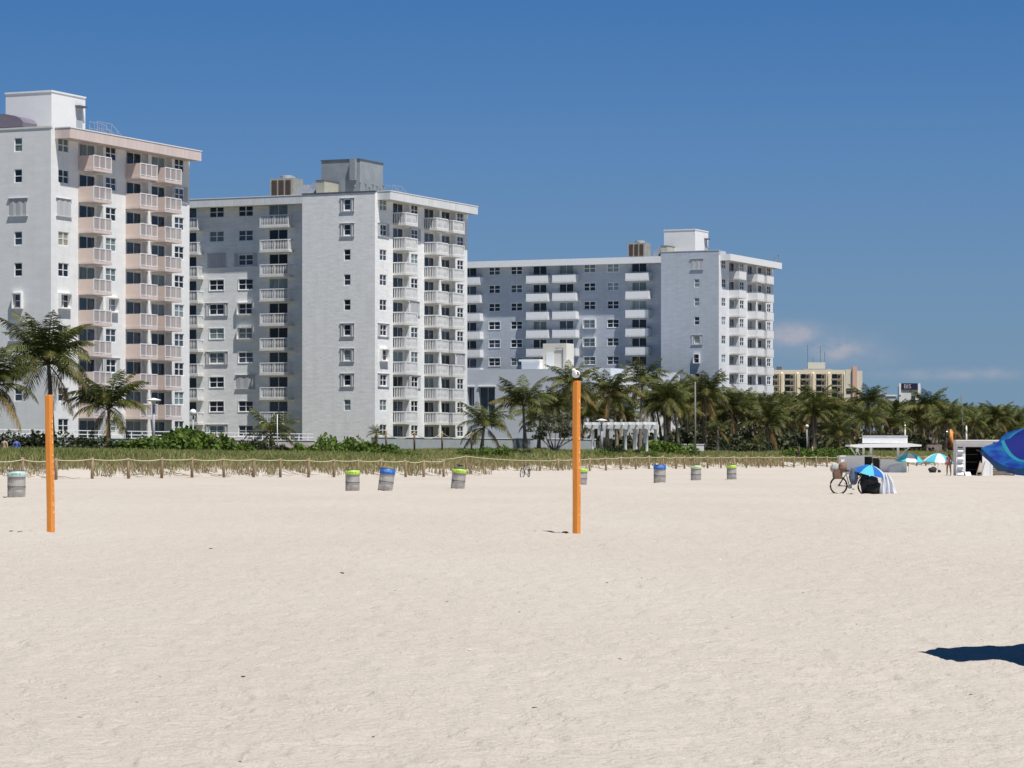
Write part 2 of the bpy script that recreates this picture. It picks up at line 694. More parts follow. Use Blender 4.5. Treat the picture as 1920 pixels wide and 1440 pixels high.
def wall_holes(mb, T, a0, a1, z0, z1, holes):
    """holes: (a0,a1,z0,z1,depth) cut into a wall; jambs and (for loggias) a back wall are added"""
    A = sorted(set([a0, a1] + [h[0] for h in holes] + [h[1] for h in holes]))
    Z = sorted(set([z0, z1] + [h[2] for h in holes] + [h[3] for h in holes]))
    A = [a for a in A if a0 <= a <= a1]
    Z = [z for z in Z if z0 <= z <= z1]
    for j in range(len(Z) - 1):
        zc = (Z[j] + Z[j + 1]) / 2
        run = None
        for i in range(len(A) - 1):
            ac = (A[i] + A[i + 1]) / 2
            solid = not any(h[0] < ac < h[1] and h[2] < zc < h[3] for h in holes)
            if solid and run is None:
                run = A[i]
            if run is not None and (not solid or i == len(A) - 2):
                e = A[i + 1] if solid else A[i]
                mb.quad(T(run, 0, Z[j]), T(e, 0, Z[j]), T(e, 0, Z[j + 1]), T(run, 0, Z[j + 1]))
                run = None
    for h in holes:
        x0, x1, y0, y1, d = h[:5]
        mb.quad(T(x0, 0, y0), T(x1, 0, y0), T(x1, -d, y0), T(x0, -d, y0))
        mb.quad(T(x0, 0, y1), T(x0, -d, y1), T(x1, -d, y1), T(x1, 0, y1))
        mb.quad(T(x0, 0, y0), T(x0, -d, y0), T(x0, -d, y1), T(x0, 0, y1))
        mb.quad(T(x1, 0, y0), T(x1, 0, y1), T(x1, -d, y1), T(x1, -d, y0))
        mb.quad(T(x0, -d, y0), T(x1, -d, y0), T(x1, -d, y1), T(x0, -d, y1))


_WC = {}


def window_meshes(w, h, kind, fm):
    key = (w, h, kind, fm)
    if key in _WC:
        return _WC[key]
    f = MB()
    fw = .07
    y0, y1 = .05, .11
    f.box(0, w, y0, y1, 0, fw)
    f.box(0, w, y0, y1, h - fw, h)
    f.box(0, fw, y0, y1, fw, h - fw)
    f.box(w - fw, w, y0, y1, fw, h - fw)
    if kind == 'four':
        f.box(w / 2 - .055, w / 2 + .055, y0, y1, fw, h - fw)
        f.box(fw, w / 2 - .055, y0 + .01, y1, h * .5 - .03, h * .5 + .04)
        f.box(w / 2 + .055, w - fw, y0 + .01, y1, h * .5 - .03, h * .5 + .04)
    elif kind == 'two':
        f.box(fw, w - fw, y0 + .01, y1, h * .5 - .03, h * .5 + .04)
    elif kind == 'slider':
        f.box(w / 2 - .045, w / 2 + .045, y0, y1, fw, h - fw)
    p = MB()
    if kind == 'slider':
        p.quad((fw, .10, fw), (w / 2 - .04, .10, fw), (w / 2 - .04, .10, h - fw), (fw, .10, h - fw))
        p.quad((w / 2 + .04, .09, fw), (w - fw, .09, fw), (w - fw, .09, h - fw), (w / 2 + .04, .09, h - fw))
    else:
        p.quad((fw, .085, fw), (w - fw, .085, fw), (w - fw, .085, h * .5), (fw, .085, h * .5))
        p.quad((fw, .098, h * .5), (w - fw, .098, h * .5), (w - fw, .098, h - fw), (fw, .098, h - fw))
    fme = f.mesh('window', M[fm])
    pm = {g: p.mesh('pane', M[g]) for g in ('glass', 'glass2', 'glass3', 'glass4')}
    _WC[key] = (fme, pm)
    return _WC[key]


def place(name, me, parent, T, a, o, z, rot):
    p = T(a, o, z)
    return link(name, me, parent, p, (0, 0, rot))


_SC = {}


def shutter_mesh(w, h, nfold, dep):
    key = (w, h, nfold, dep)
    if key not in _SC:
        s = MB()
        st = w / nfold
        for i in range(nfold):
            x0 = i * st
            s.hull([(x0 + .01, -.03, 0), (x0 + st - .01, -dep, 0), (x0 + st - .01, -dep + .03, 0), (x0 + .01, 0, 0),
                    (x0 + .01, -.03, h), (x0 + st - .01, -dep, h), (x0 + st - .01, -dep + .03, h), (x0 + .01, 0, h)]
                   if i % 2 == 0 else
                   [(x0 + .01, -dep, 0), (x0 + st - .01, -.03, 0), (x0 + st - .01, 0, 0), (x0 + .01, -dep + .03, 0),
                    (x0 + .01, -dep, h), (x0 + st - .01, -.03, h), (x0 + st - .01, 0, h), (x0 + .01, -dep + .03, h)])
        _SC[key] = s.mesh('shutter', M['shut'])
    return _SC[key]


def rail_mesh(w, dep):
    key = ('rail', w, dep)
    if key not in _SC:
        s = MB()
        s.box(0, w, -dep, -.002, 0, .05)
        _SC[key] = s.mesh('shutter_rail', M['shut'])
    return _SC[key]


def surround_mesh(w, h, dep, th):
    key = ('sur', w, h, dep, th)
    if key not in _SC:
        s = MB()
        s.box(-th, w + th, -dep, -.002, -th, 0)
        s.box(-th, w + th, -dep, -.002, h, h + th)
        s.box(-th, 0, -dep, -.002, 0, h)
        s.box(w, w + th, -dep, -.002, 0, h)
        _SC[key] = s.mesh('surround', M['white'])
    return _SC[key]


def add_window(par, T, rot, a, z, w, h, kind, glass, extra, fm='white'):
    """window hangs in its opening; a = left edge along the face"""
    fme, pm = window_meshes(w, h, kind, fm)
    wo = place('window' if kind != 'slider' else 'balcony_door', fme, par, T, a, 0, z, rot)
    link('pane', pm[glass], wo)
    if extra == 'open':
        sw = .52 if w > 1.2 else .46
        for x in (-sw - .02, w + .02):
            link('shutter', shutter_mesh(sw, h + .16, 3, .08), wo, (x, 0, -.08))
        link('shutter_rail', rail_mesh(w + 2 * sw + .06, .10), wo, (-sw - .03, 0, -.14))
        link('shutter_rail', rail_mesh(w + 2 * sw + .06, .10), wo, (-sw - .03, 0, h + .09))
    elif extra == 'closed':
        cw = w + .5 if w > 1.2 else w + .95
        link('shutter', shutter_mesh(cw, h + .3, 5, .07), wo, ((w - cw) / 2, 0, -.15))
        link('shutter_rail', rail_mesh(cw + .3, .12), wo, ((w - cw) / 2 - .15, 0, -.21))
        link('shutter_rail', rail_mesh(cw + .3, .12), wo, ((w - cw) / 2 - .15, 0, h + .16))
    elif extra == 'boxed':
        link('surround', surround_mesh(w, h, .32, .10), wo)
    elif extra == 'sill':
        link('surround', surround_mesh(w, h, .04, .06), wo)
    return wo


_BC = {}


def balcony_meshes(style, w, d):
    key = (style, w, d)
    if key in _BC:
        return _BC[key]
    parts = []
    s = MB()
    s.box(-.04, w + .04, -d, -.002, -.24, 0)
    parts.append(('slab', s.mesh('slab', M['white2'] if style != 'salmon' else M['salmon_l'])))
    if style == 'solid':
        p = MB()
        p.box(0, w, -d, -d + .12, .002, .92)
        p.box(0, .12, -d + .12, -.003, .002, .92)
        p.box(w - .12, w, -d + .12, -.003, .002, .92)
        parts.append(('parapet', p.mesh('parapet', M['white'])))
        r = MB()
        r.tube([(.05, -.05, 1.05), (.05, -d + .06, 1.05), (w - .05, -d + .06, 1.05), (w - .05, -.05, 1.05)], .025, 4)
        for x in (.05, w / 2, w - .05):
            r.tube([(x, -d + .06, .92), (x, -d + .06, 1.05)], .02, 4)
        parts.append(('handrail', r.mesh('handrail', M['lgrey'])))
    elif style == 'salmon':
        p = MB()
        p.box(0, .10, -d + .06, -.003, .002, 1.12)
        parts.append(('side_panel', p.mesh('side_panel', M['salmon'])))
        r = MB()
        r.box(0, w, -d, -d + .07, 1.08, 1.16)
        r.box(0, w, -d + .01, -d + .06, .06, .12)
        nb_ = 3
        for i in range(nb_ + 1):
            x = i * (w - .09) / nb_
            r.box(x, x + .09, -d, -d + .07, .003, 1.08)
        r.box(w - .08, w - .01, -d + .07, -.003, 1.08, 1.16)
        r.box(w - .08, w - .01, -d + .07, -.003, .06, .12)
        parts.append(('railing', r.mesh('railing', M['white'])))
        q = MB()
        for k in range(int(w / .13)):
            x = .06 + k * .13
            q.box(x, x + .05, -d + .02, -d + .05, .12, 1.08)
        for k in range(int(d / .13)):
            y = -d + .1 + k * .13
            q.box(w - .06, w - .03, y, y + .05, .12, 1.08)
        parts.append(('balusters', q.mesh('balusters', mat('mauve_grey_bars', (.52, .46, .45), .7))))
    else:
        r = MB()
        r.box(0, w, -d, -d + .10, 1.06, 1.17)
        r.box(0, .10, -d + .10, -.003, 1.06, 1.17)
        r.box(w - .10, w, -d + .10, -.003, 1.06, 1.17)
        r.box(0, w, -d + .01, -d + .09, .003, .10)
        for i in range(3):
            x = i * (w - .11) / 2
            r.box(x, x + .11, -d + .005, -d + .095, .10, 1.06)
        parts.append(('railing', r.mesh('railing', M['white'])))
        q = MB()
        st = .20
        for k in range(int((w - .2) / st)):
            x = .13 + k * st
            q.hull([(x + .02, -d + .03, .10), (x + .06, -d + .03, .10), (x + .06, -d + .07, .10), (x + .02, -d + .07, .10),
                    (x, -d + .02, .62), (x + .085, -d + .02, .62), (x + .085, -d + .08, .62), (x, -d + .08, .62)])
            q.hull([(x, -d + .02, .62), (x + .085, -d + .02, .62), (x + .085, -d + .08, .62), (x, -d + .08, .62),
                    (x + .02, -d + .03, 1.06), (x + .06, -d + .03, 1.06), (x + .06, -d + .07, 1.06), (x + .02, -d + .07, 1.06)])
        for x in (.03, w - .08):
            for k in range(int((d - .15) / st)):
                y = -d + .16 + k * st
                q.box(x, x + .05, y, y + .07, .003, 1.06)
        parts.append(('balusters', q.mesh('balusters', M['white'])))
    _BC[key] = parts
    return parts


def add_balcony(par, T, rot, a, o, z, style, w, d):
    parts = balcony_meshes(style, w, d)
    bo = place('balcony', parts[0][1], par, T, a, o, z, rot)
    for nm, m_ in parts[1:]:
        link(nm, m_, bo)
    return bo


def tower(name, label, px, Yc, wall, style, head0, fascia, W=8.85, west=46.0, seed=1, block_tab=None, east_tab=None, wing_tab=None,
          rooftop=29.75, parapet=0.0, nfl=10, gz=2.3, wingx0=None):
    """apartment block: corner of its projecting end tower stands at (px, Yc)"""
    R = random.Random(seed)
    Xc = (px - 960) / F * Yc
    B = thing(name, label, 'building', (Xc, Yc, 0), THETA)
    L = 23.7                       # length of the east face
    zr = rooftop
    fl = [head0 - 2.6 - FH * k for k in range(nfl)]         # floor levels

    def TE(a, o, z):
        return (o, a, z)

    def TS(a, o, z):
        return (a, -o, z)

    def TW(a, o, z):
        return (a, 3.0 - o, z)
    RE = math.pi / 2
    # ---- east face
    he, doors = [], []
    wins = []
    for k, f in enumerate(fl):
        zb = f if k < nfl - 1 else gz
        for (l0, l1) in ((4.4, 8.5), (12.3, 16.25), (16.85, 20.5)):
            he.append((l0, l1, f, f + 2.45, .65))
        for c, (a0, a1) in enumerate(((1.17, 2.85), (8.95, 10.7), (21.0, 22.7))):
            he.append((a0, a1, f + 1.2, f + 2.4, .11))
            wins.append((k, c, a0, f + 1.2, a1 - a0))
    w = MB()
    wall_holes(w, TE, 0, L, gz - 2, zr, he)
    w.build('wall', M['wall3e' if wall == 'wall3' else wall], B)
    gl = ['glass', 'glass', 'glass', 'glass4', 'glass2', 'glass4']
    for (k, c, a, z, ww) in wins:
        g, e = R.choice(gl), None
        if east_tab and (k, c) in east_tab:
            g, e = east_tab[(k, c)]
        add_window(B, TE, RE, a, z, ww, 1.2, 'four', g, e)
    for k, f in enumerate(fl):
        for c, (l0, a0, wd) in enumerate(((4.4, 5.45, 2.55), (12.3, 13.4, 2.5), (16.85, 17.75, 2.4))):
            def TL(a, o, z):
                return (o - .65 + .125, a, z)
            g = R.choice(['glass', 'glass', 'glass', 'glass4', 'glass4', 'glass2'])
            add_window(B, TL, RE, a0, f + .02, wd, 2.33, 'slider', g, None, 'alu')
        if k < nfl - 1:
            dE = 1.55
            for (a, wd) in ((4.42, 3.0), (12.3, 3.0), (16.62, 3.0)):
                add_balcony(B, TE, RE, a, 0, f, style, wd, dE)
    # ---- south face of the end block
    hs_, sw = [], []
    for k, f in enumerate(fl[:nfl - 1]):
        hs_.append((-3.75, -2.95, f + 1.2, f + 2.4, .11))
        g, e = R.choice(gl), R.choice([None, None, 'open', 'open', 'closed'])
        if block_tab and k in block_tab:
            g, e = block_tab[k]
        sw.append((k, g, e, f + 1.2))
    w = MB()
    zb = zr + parapet
    wall_holes(w, TS, -W, 0, gz - 2, zb, hs_)
    w.quad((-W, 0, gz - 2), (-W, 3, gz - 2), (-W, 3, zb), (-W, 0, zb))
    w.quad((-W, 3.001, zr - .1), (-W, 3.001, zb), (0, 3.001, zb), (0, 3.001, zr - .1))
    w.quad((0, 0, zr), (0, 3.001, zr), (0, 3.001, zb), (0, 0, zb))
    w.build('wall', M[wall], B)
    for k, g, e, z in sw:
        add_window(B, TS, 0, -3.75, z, .8, 1.2, 'two', g, e)
    # ---- south face of the long wing
    hw, ww_, dd = [], [], []
    cols_w = [(-18.45, 1.85), (-22.15, 1.85), (-33.9, 1.85), (-37.5, 1.85)]
    cols_d = [(-14.6, 2.35, -15.1, 3.6), (-26.1, 2.3, -26.7, 3.75), (-30.3, 2.2, -30.9, 3.5), (-41.8, 2.3, -42.2, 3.8)]
    for k, f in enumerate(fl):
        for c, (a, ww) in enumerate(cols_w):
            hw.append((a, a + ww, f + 1.2, f + 2.4, .11))
            g, e = R.choice(gl), R.choice([None] * 7 + ['sill', 'open', 'boxed'])
            if wing_tab and (k, c) in wing_tab:
                g, e = wing_tab[(k, c)]
            ww_.append((a, f + 1.2, ww, g, e))
        for c, (a, ww, ba, bw) in enumerate(cols_d):
            hw.append((a, a + ww, f, f + 2.36, .11))
            g = R.choice(['glass', 'glass', 'glass', 'glass4', 'glass2'])
            dd.append((a, f, ww, g, ba, bw, k))
    w = MB()
    wall_holes(w, TW, -west, -W, gz - 2, zr, hw)
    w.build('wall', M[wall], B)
    for (a, z, ww, g, e) in ww_:
        add_window(B, TW, 0, a, z, ww, 1.2, 'four', g, e)
    for (a, f, ww, g, ba, bw, k) in dd:
        add_window(B, TW, 0, a, f, ww, 2.36, 'slider', g, None, 'alu')
        if k < nfl - 1:
            add_balcony(B, TW, 0, ba, 0, f, 'solid' if style == 'solid' else 'baluster', bw, 1.25)
    # ---- the sides one sees less of, and the roof
    w = MB()
    w.quad((-west, 3, gz - 2), (-west, 20, gz - 2), (-west, 20, zr), (-west, 3, zr))
    w.quad((0, L, gz - 2), (-14, L, gz - 2), (-14, L, zr), (0, L, zr))
    w.quad((-14, L, gz - 2), (-14, 20, gz - 2), (-14, 20, zr), (-14, L, zr))
    w.quad((-14, 20, gz - 2), (-west, 20, gz - 2), (-west, 20, zr), (-14, 20, zr))
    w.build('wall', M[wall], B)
    w = MB()
    w.quad((-W, 0, zr - .05), (0, 0, zr - .05), (0, L, zr - .05), (-W, L, zr - .05))
    w.quad((-west, 3, zr - .05), (-W, 3, zr - .05), (-W, 20, zr - .05), (-west, 20, zr - .05))
    w.build('roof', M['roof'], B)
    # eaves: deep canopy along the east face and along the wing
    ov = 1.5
    zt, zl = head0 + .55, head0 - .33
    e = MB()
    e.box(.003, ov, .65, L - .4, zl + .02, zt - .08)
    e.box(-west - .5, -W - .004, 3 - ov, 2.997, zl + .02, zt - .08)
    e.build('canopy', M['white2'] if fascia != 'salmon' else M['salmon_l'], B)
    if fascia in ('salmon', 'white'):
        fm = M['salmon_l'] if fascia == 'salmon' else M['fascia2']
        pw = .78
        p = MB()
        p.box(.012, pw - .012, -.035, -.003, 0, zt - zl)
        pm_ = p.mesh('fascia_panel', fm)
        n_ = int((L - 1.05) / pw) - 1
        for i in range(n_ + 1):
            link('fascia_panel', pm_, B, (ov, .65 + i * pw, zl), (0, 0, RE))
        p = MB()
        p.box(.012, .738, -.035, -.003, 0, zt - zl)
        pm2 = p.mesh('fascia_panel', fm)
        for i in range(2):
            link('fascia_panel', pm2, B, (.01 + i * .75, .65, zl))
        i = 0
        while -W - (i + 1) * pw > -west:
            link('fascia_panel', pm_, B, (-W - .01 - (i + 1) * pw, 3 - ov, zl))
            i += 1
        p = MB()
        p.box(.003, ov + .07, .58, L - .34, zt + .003, zt + .09)
        p.box(-west - .5, -W - .004, 3 - ov - .07, 2.99, zt + .003, zt + .09)
        p.build('coping', M['white'], B)
    else:
        p = MB()
        p.box(ov + .002, ov + .05, .60, L - .35, zl, zt + .05)
        p.box(.01, ov, .60, .648, zl, zt + .05)
        p.box(-west - .5, -W - .004, 3 - ov - .05, 3 - ov - .002, zl, zt + .05)
        p.build('fascia', M['white'], B)
    p = MB()
    c = .16 if parapet == 0 else .06
    p.box(-W - .03, .04, -.05, .22, zb + .002, zb + c)
    p.build('coping', M['dgrey'] if parapet == 0 and style != 'salmon' else M['white2'], B)
    return B, zr


def box_on(B, name, m, x0, x1, y0, y1, z0, z1):
    b_ = MB().box(x0, x1, y0, y1, z0, z1)
    return b_.build(name, m, B)


def penthouse(B, m, z0, top, x0=-8.6, x1=-4.0, y0=6.5, y1=12.1, door=True):
    b_ = MB().box(x0, x1, y0, y1, z0, top)
    p = b_.build('stair_tower', m, B)
    MB().box(x0 - .06, x1 + .06, y0 - .06, y1 + .06, top + .002, top + .14).build('coping', M['white'] if m != M['grey'] else M['dgrey'], p)
    if door:
        d = MB().box(x1 + .003, x1 + .06, y1 - 1.55, y1 - .55, z0 + .6, z0 + 3.0)
        d.build('door', M['lgrey'], p)
        d = MB().box(x1 + .003, x1 + .5, y1 - 1.75, y1 - .4, z0 + 3.05, z0 + 3.2)
        d.build('door_hood', M['dgrey'], p)
    return p


def roof_stairs(B, x, y, z0):
    s = MB()
    for dx in (0, .8):
        s.tube([(x + dx, y, z0 + 1.9), (x + dx, y + 2.4, z0 + 1.9), (x + dx, y + 5.6, z0 + .3)], .03, 4)
        s.tube([(x + dx, y, z0 + 1.3), (x + dx, y + 2.4, z0 + 1.3), (x + dx, y + 5.0, z0 + .05)], .025, 4)
        for t_ in (0, .8, 1.6, 2.4, 3.4, 4.4):
            zt = 1.9 if t_ <= 2.4 else 1.9 - (t_ - 2.4) * .5
            s.tube([(x + dx, y + t_, z0), (x + dx, y + t_, z0 + zt)], .022, 4)
    for k in range(7):
        s.box(x, x + .8, y + 2.5 + k * .4, y + 2.75 + k * .4, z0 + .78 - k * .11, z0 + .82 - k * .11)
    s.build('roof_stairs', M['galv'], B)


def chiller(B, x, y, z0, w=3.0, d=3.2, h=2.0):
    """louvred cooling unit on skids"""
    b_ = MB().box(x, x + w, y, y + d, z0 + .45, z0 + .45 + h)
    c = b_.build('cooling_unit', mat('olive_grey_metal', (.36, .37, .33), .6, .15, 2), B)
    for i in range(3):
        l = MB()
        x0 = x + .22 + i * (w - .3) / 3
        for k in range(14):
            zz_ = z0 + .62 + k * (h - .35) / 14
            l.hull([(x0, y - .06, zz_), (x0 + (w - .3) / 3 - .2, y - .06, zz_), (x0 + (w - .3) / 3 - .2, y - .005, zz_ + .08), (x0, y - .005, zz_ + .08),
                    (x0, y - .06, zz_ + .03), (x0 + (w - .3) / 3 - .2, y - .06, zz_ + .03), (x0 + (w - .3) / 3 - .2, y - .005, zz_ + .11), (x0, y - .005, zz_ + .11)])
        l.build('louvre', M['rust'], c)
    s = MB()
    for xx in (x + .2, x + w / 2, x + w - .3):
        s.box(xx, xx + .18, y + .1, y + d - .1, z0, z0 + .449)
    s.build('skid', M['dgrey'], c)
    s = MB()
    s.lathe([(.7, 0), (.7, .3), (.62, .32), (.1, .25)], 14, (x + w * .6, y + d * .3, z0 + .452 + h))
    s.lathe([(.7, 0), (.7, .3), (.62, .32), (.1, .25)], 14, (x + w * .5, y + d * .75, z0 + .452 + h))
    s.build('fan_cowl', M['lgrey'], c)
    return c


def duct_unit(B, x, y, z0):
    """air handler with a big curved duct at its left end"""
    b_ = MB().box(x, x + 1.0, y, y + 3.4, z0 + .4, z0 + 1.75)
    c = b_.build('air_handler', mat('pale_olive_metal', (.44, .44, .35), .6, .12, 2), B)
    MB().box(x - .05, x + 1.05, y - .05, y + 3.45, z0 + 1.752, z0 + 1.82).build('lid', M['dgrey'], c)
    s = MB()
    for k in range(4):
        s.box(x + .1, x + .9, y + .2 + k * .9, y + .3 + k * .9, z0, z0 + .399)
    s.build('skid', M['dgrey'], c)
    d = MB()
    pts = []
    for k in range(9):
        a = math.pi * .5 * k / 8
        pts.append((x - .3 - .75 * math.sin(a), y + .6, z0 + .35 + .85 * math.cos(a)))
    for k in range(8):
        (xa, ya, za), (xb, yb, zb_) = pts[k], pts[k + 1]
        fa, fb = (k / 8), ((k + 1) / 8)
        # box-section duct swept round the bend
        ca = Vector((x - .3, y, z0 + .2))
        def ring(p):
            v_ = Vector((p[0] - ca.x, 0, p[2] - ca.z)).normalized() * .42
            return (Vector(p) - v_, Vector(p) + v_)
        i0, o0 = ring(pts[k])
        i1, o1 = ring(pts[k + 1])
        w_ = Vector((0, .9, 0))
        d.hull([i0, o0, o1, i1, i0 + w_, o0 + w_, o1 + w_, i1 + w_])
    d.build('duct', M['galv'], c)
    return c


def vent_pipes(B, pts, z0):
    for (x, y, h) in pts:
        s = MB()
        s.tube([(x, y, z0), (x, y, z0 + h), (x + .02, y - .12, z0 + h + .12), (x + .02, y - .3, z0 + h + .1)], .09, 6)
        s.build('vent_pipe', M['grey'], B)


# first (salmon balconies)
B1, r1 = tower('apartment_building', 'white apartment tower with salmon balcony sides and pink eave band, at the left edge', 95.6, 258.1,
               'wall1', 'salmon', 29.2, 'salmon', seed=3,
               block_tab={0: ('glass2', None), 1: ('glass', None), 2: ('glass2', 'closed'), 3: ('glass4', None), 4: ('glass', None), 5: ('glass4', 'boxed'),
                          6: ('glass', 'closed'), 7: ('glass', 'open'), 8: ('glass4', None)},
               east_tab={(0, 0): ('glass2', None), (1, 0): ('glass', None), (2, 0): ('glass2', 'closed'), (3, 0): ('glass3', None), (4, 0): ('glass', None),
                         (5, 0): ('glass', 'boxed'), (6, 0): ('glass', None), (7, 0): ('glass', None), (8, 0): ('glass4', None),
                         (0, 1): ('glass', None), (1, 1): ('glass4', None), (2, 1): ('glass', None), (3, 1): ('glass2', None), (4, 1): ('glass2', None),
                         (5, 1): ('glass2', 'boxed'), (6, 1): ('glass4', None), (7, 1): ('glass', 'open'),
                         (0, 2): ('glass', None), (1, 2): ('glass4', 'open'), (2, 2): ('glass4', None), (3, 2): ('glass', None), (4, 2): ('glass', None),
                         (5, 2): ('glass2', None), (6, 2): ('glass4', None), (7, 2): ('glass', None), (8, 2): ('glass2', None)})
penthouse(B1, M['white'], r1, 33.75, x0=-8.82, y0=6.3, y1=11.9)
roof_stairs(B1, -3.6, 12.0, r1)
s = MB()
for k in range(8):
    a0, a1 = math.pi * k / 8, math.pi * (k + 1) / 8
    p = lambda a, y_: (-8.6 - 3.1 * math.cos(a), y_, r1 + 1.15 + .85 * math.sin(a))
    s.hull([p(a0, 4), p(a1, 4), (p(a1, 4)[0], 4, r1 + .75), (p(a0, 4)[0], 4, r1 + .75),
            p(a0, 6.3), p(a1, 6.3), (p(a1, 6.3)[0], 6.3, r1 + .75), (p(a0, 6.3)[0], 6.3, r1 + .75)])
s.build('plant_shelter', mat('plum_grey_metal', (.17, .15, .19), .6, .1, 2), B1)
box_on(B1, 'roof_curb', M['dgrey'], -11.7, -6.4, 4.2, 6.1, r1, r1 + .74)

# second
B2, r2 = tower('apartment_building', 'tall white apartment tower with white baluster balconies and dark grey rooftop plant, in the middle', 703, 321.8,
               'wall2', 'baluster', 29.3, 'white', seed=5,
               block_tab={0: ('glass4', 'open'), 1: ('glass', 'open'), 2: ('glass', None), 3: ('glass4', None), 4: ('glass', None), 5: ('glass', 'open'),
                          6: ('glass2', 'open'), 7: ('glass', 'open'), 8: ('glass2', None)},
               east_tab={(1, 0): ('glass', 'open'), (5, 0): ('glass', 'open'), (6, 0): ('glass', 'boxed'), (7, 0): ('glass', 'open'), (8, 0): ('glass2', None),
                         (4, 1): ('glass2', 'closed'), (1, 1): ('glass4', 'open'), (7, 1): ('glass', 'open'), (6, 2): ('glass2', 'closed')},
               wing_tab={(0, 0): ('glass', None), (0, 1): ('glass', None), (1, 1): ('glass2', None), (1, 0): ('glass4', None), (2, 1): ('glass2', 'closed'),
                         (2, 0): ('glass4', 'open'), (3, 0): ('glass', 'sill'), (3, 1): ('glass', 'sill'), (4, 1): ('glass', 'open'), (4, 0): ('glass', 'boxed'),
                         (5, 1): ('glass2', 'sill'), (5, 0): ('glass2', 'boxed'), (6, 1): ('glass2', 'open'), (6, 0): ('glass4', 'sill'),
                         (7, 1): ('glass', 'sill'), (7, 0): ('glass2', 'closed'), (8, 1): ('glass', 'sill'), (8, 0): ('glass', 'sill')})
p2 = penthouse(B2, M['grey'], r2, 34.0, x0=-9.8, x1=-5.0, y0=6.3, y1=12.0, door=False)
MB().box(-6.1, -5.4, 5.9, 6.29, r2 + 2.0, 34.1).build('chimney_duct', M['grey'], p2)
roof_stairs(B2, -4.6, 12.0, r2)
chiller(B2, -16.1, 6.0, r2, 2.9, 2.4, 2.1)
duct_unit(B2, -8.5, 2.6, r2)
vent_pipes(B2, [(-5.3, 5.8, 1.2), (-4.8, 6.0, 1.6), (-4.6, 7.0, 1.5), (-4.6, 7.9, 1.2), (-4.6, 8.8, 1.6), (-4.6, 9.8, 1.5), (-4.6, 10.7, 1.2), (-4.6, 11.4, 1.7)], r2)
box_on(B2, 'roof_hatch', M['lgrey'], -11.6, -10.3, 4.0, 5.2, r2, r2 + 1.5)
box_on(B2, 'skylight', M['lgrey'], -4.2, -2.4, 10.0, 15.0, r2 + .2, r2 + .6)

# third
B3, r3 = tower('apartment_building', 'long bluish white apartment block with solid white balcony parapets rising behind the palms', 1347.8, 427.3,
               'wall3', 'solid', 29.55, 'plain', seed=9, rooftop=30.0, parapet=.65, west=50,
               block_tab={0: ('glass2', 'closed'), 1: ('glass2', None), 2: ('glass2', None), 3: ('glass4', None), 4: ('glass3', 'open'), 5: ('glass', 'boxed')},
               wing_tab={(0, 2): ('glass', None), (0, 3): ('glass4', None), (1, 2): ('glass4', None), (2, 1): ('glass', 'open'), (3, 1): ('glass2', 'boxed'),
                         (4, 1): ('glass2', 'boxed'), (5, 1): ('glass2', 'sill'), (3, 0): ('glass', 'sill'), (4, 0): ('glass4', None), (5, 0): ('glass4', None),
                         (3, 3): ('glass', 'sill'), (4, 3): ('glass4', 'sill'), (5, 3): ('glass', 'sill'), (2, 3): ('glass', None), (2, 2): ('glass', None)})
penthouse(B3, M['white'], r3, 34.2, x0=-10.86, x1=-6.0, y0=6.4, y1=11.9)
chiller(B3, -16.4, 6.0, r3, 2.75, 2.2, 2.1)
duct_unit(B3, -10.2, 3.4, r3)
vent_pipes(B3, [(-5.7, 9.8, 1.3), (-5.7, 11.2, 1.7), (.9, 22, 1.0), (.7, 24.2, 1.4)], r3)

# ------------------------------------------------------------------ low buildings behind the palms
def frame_at(px, n):
    X, Y = pn(px, n)
    return X, Y


# pale low-rise between the second and third towers
lx, ly = frame_at(1145, 150)
LB = thing('low_rise', 'low pale blue flat roofed building with a cream rooftop machine room', 'building', (lx, ly, 0), THETA)
LT = zat(690, ly)


def TLs(a, o, z):
    return (a, -o, z)


holes = []
for (pa, pb, za, zb_) in ((877, 889, 723, 760), (898, 928, 723, 790), (1060, 1076, 723, 745), (1012, 1030, 735, 755)):
    def xl(px):
        a_ = (px - 960) / F
        return -(lx - a_ * ly) / (.9138 + .4063 * a_)
    holes.append((xl(pa), xl(pb), zat(zb_, ly), zat(za, ly), .5))
w = MB()
wall_holes(w, TLs, xl(860) - 14, 0, 0, LT, holes)
w.quad((0, 0, 0), (0, 26, 0), (0, 26, LT), (0, 0, LT))
w.quad((xl(860) - 14, 0, LT), (0, 0, LT), (0, 26, LT), (xl(860) - 14, 26, LT))
w.build('wall', mat('pale_blue_stucco', (.60, .64, .70), .85, .06, .4, (1, 1, 3), .015, 7), LB)
for h_ in holes:
    ww, hh = round(h_[1] - h_[0], 2), round(h_[3] - h_[2], 2)
    f = MB()
    f.box(0, ww, -.4, -.34, 0, .08)
    f.box(0, ww, -.4, -.34, hh - .08, hh)
    nm_ = max(2, int(ww / 1.1))
    for i in range(nm_ + 1):
        f.box(i * (ww - .07) / nm_, i * (ww - .07) / nm_ + .07, -.4, -.34, .08, hh - .08)
    wo = link('window', f.mesh('window', M['alu']), LB, (h_[0], .8, h_[2]))
    MB().box(.03, ww - .03, -.365, -.355, .03, hh - .03).build('pane', M['glass4'], wo)
    MB().box(-.12, ww + .12, -.95, -.803, hh + .003, hh + .14).build('lintel', M['white'], wo)


def px_local(px, y0):
    """local x on the plane y=y0 of the low-rise frame seen in column px"""
    Xo, Yo = lx + UX * y0, ly + UY * y0
    a_ = (px - 960) / F
    return -(Xo - a_ * Yo) / (.9138 + .4063 * a_)


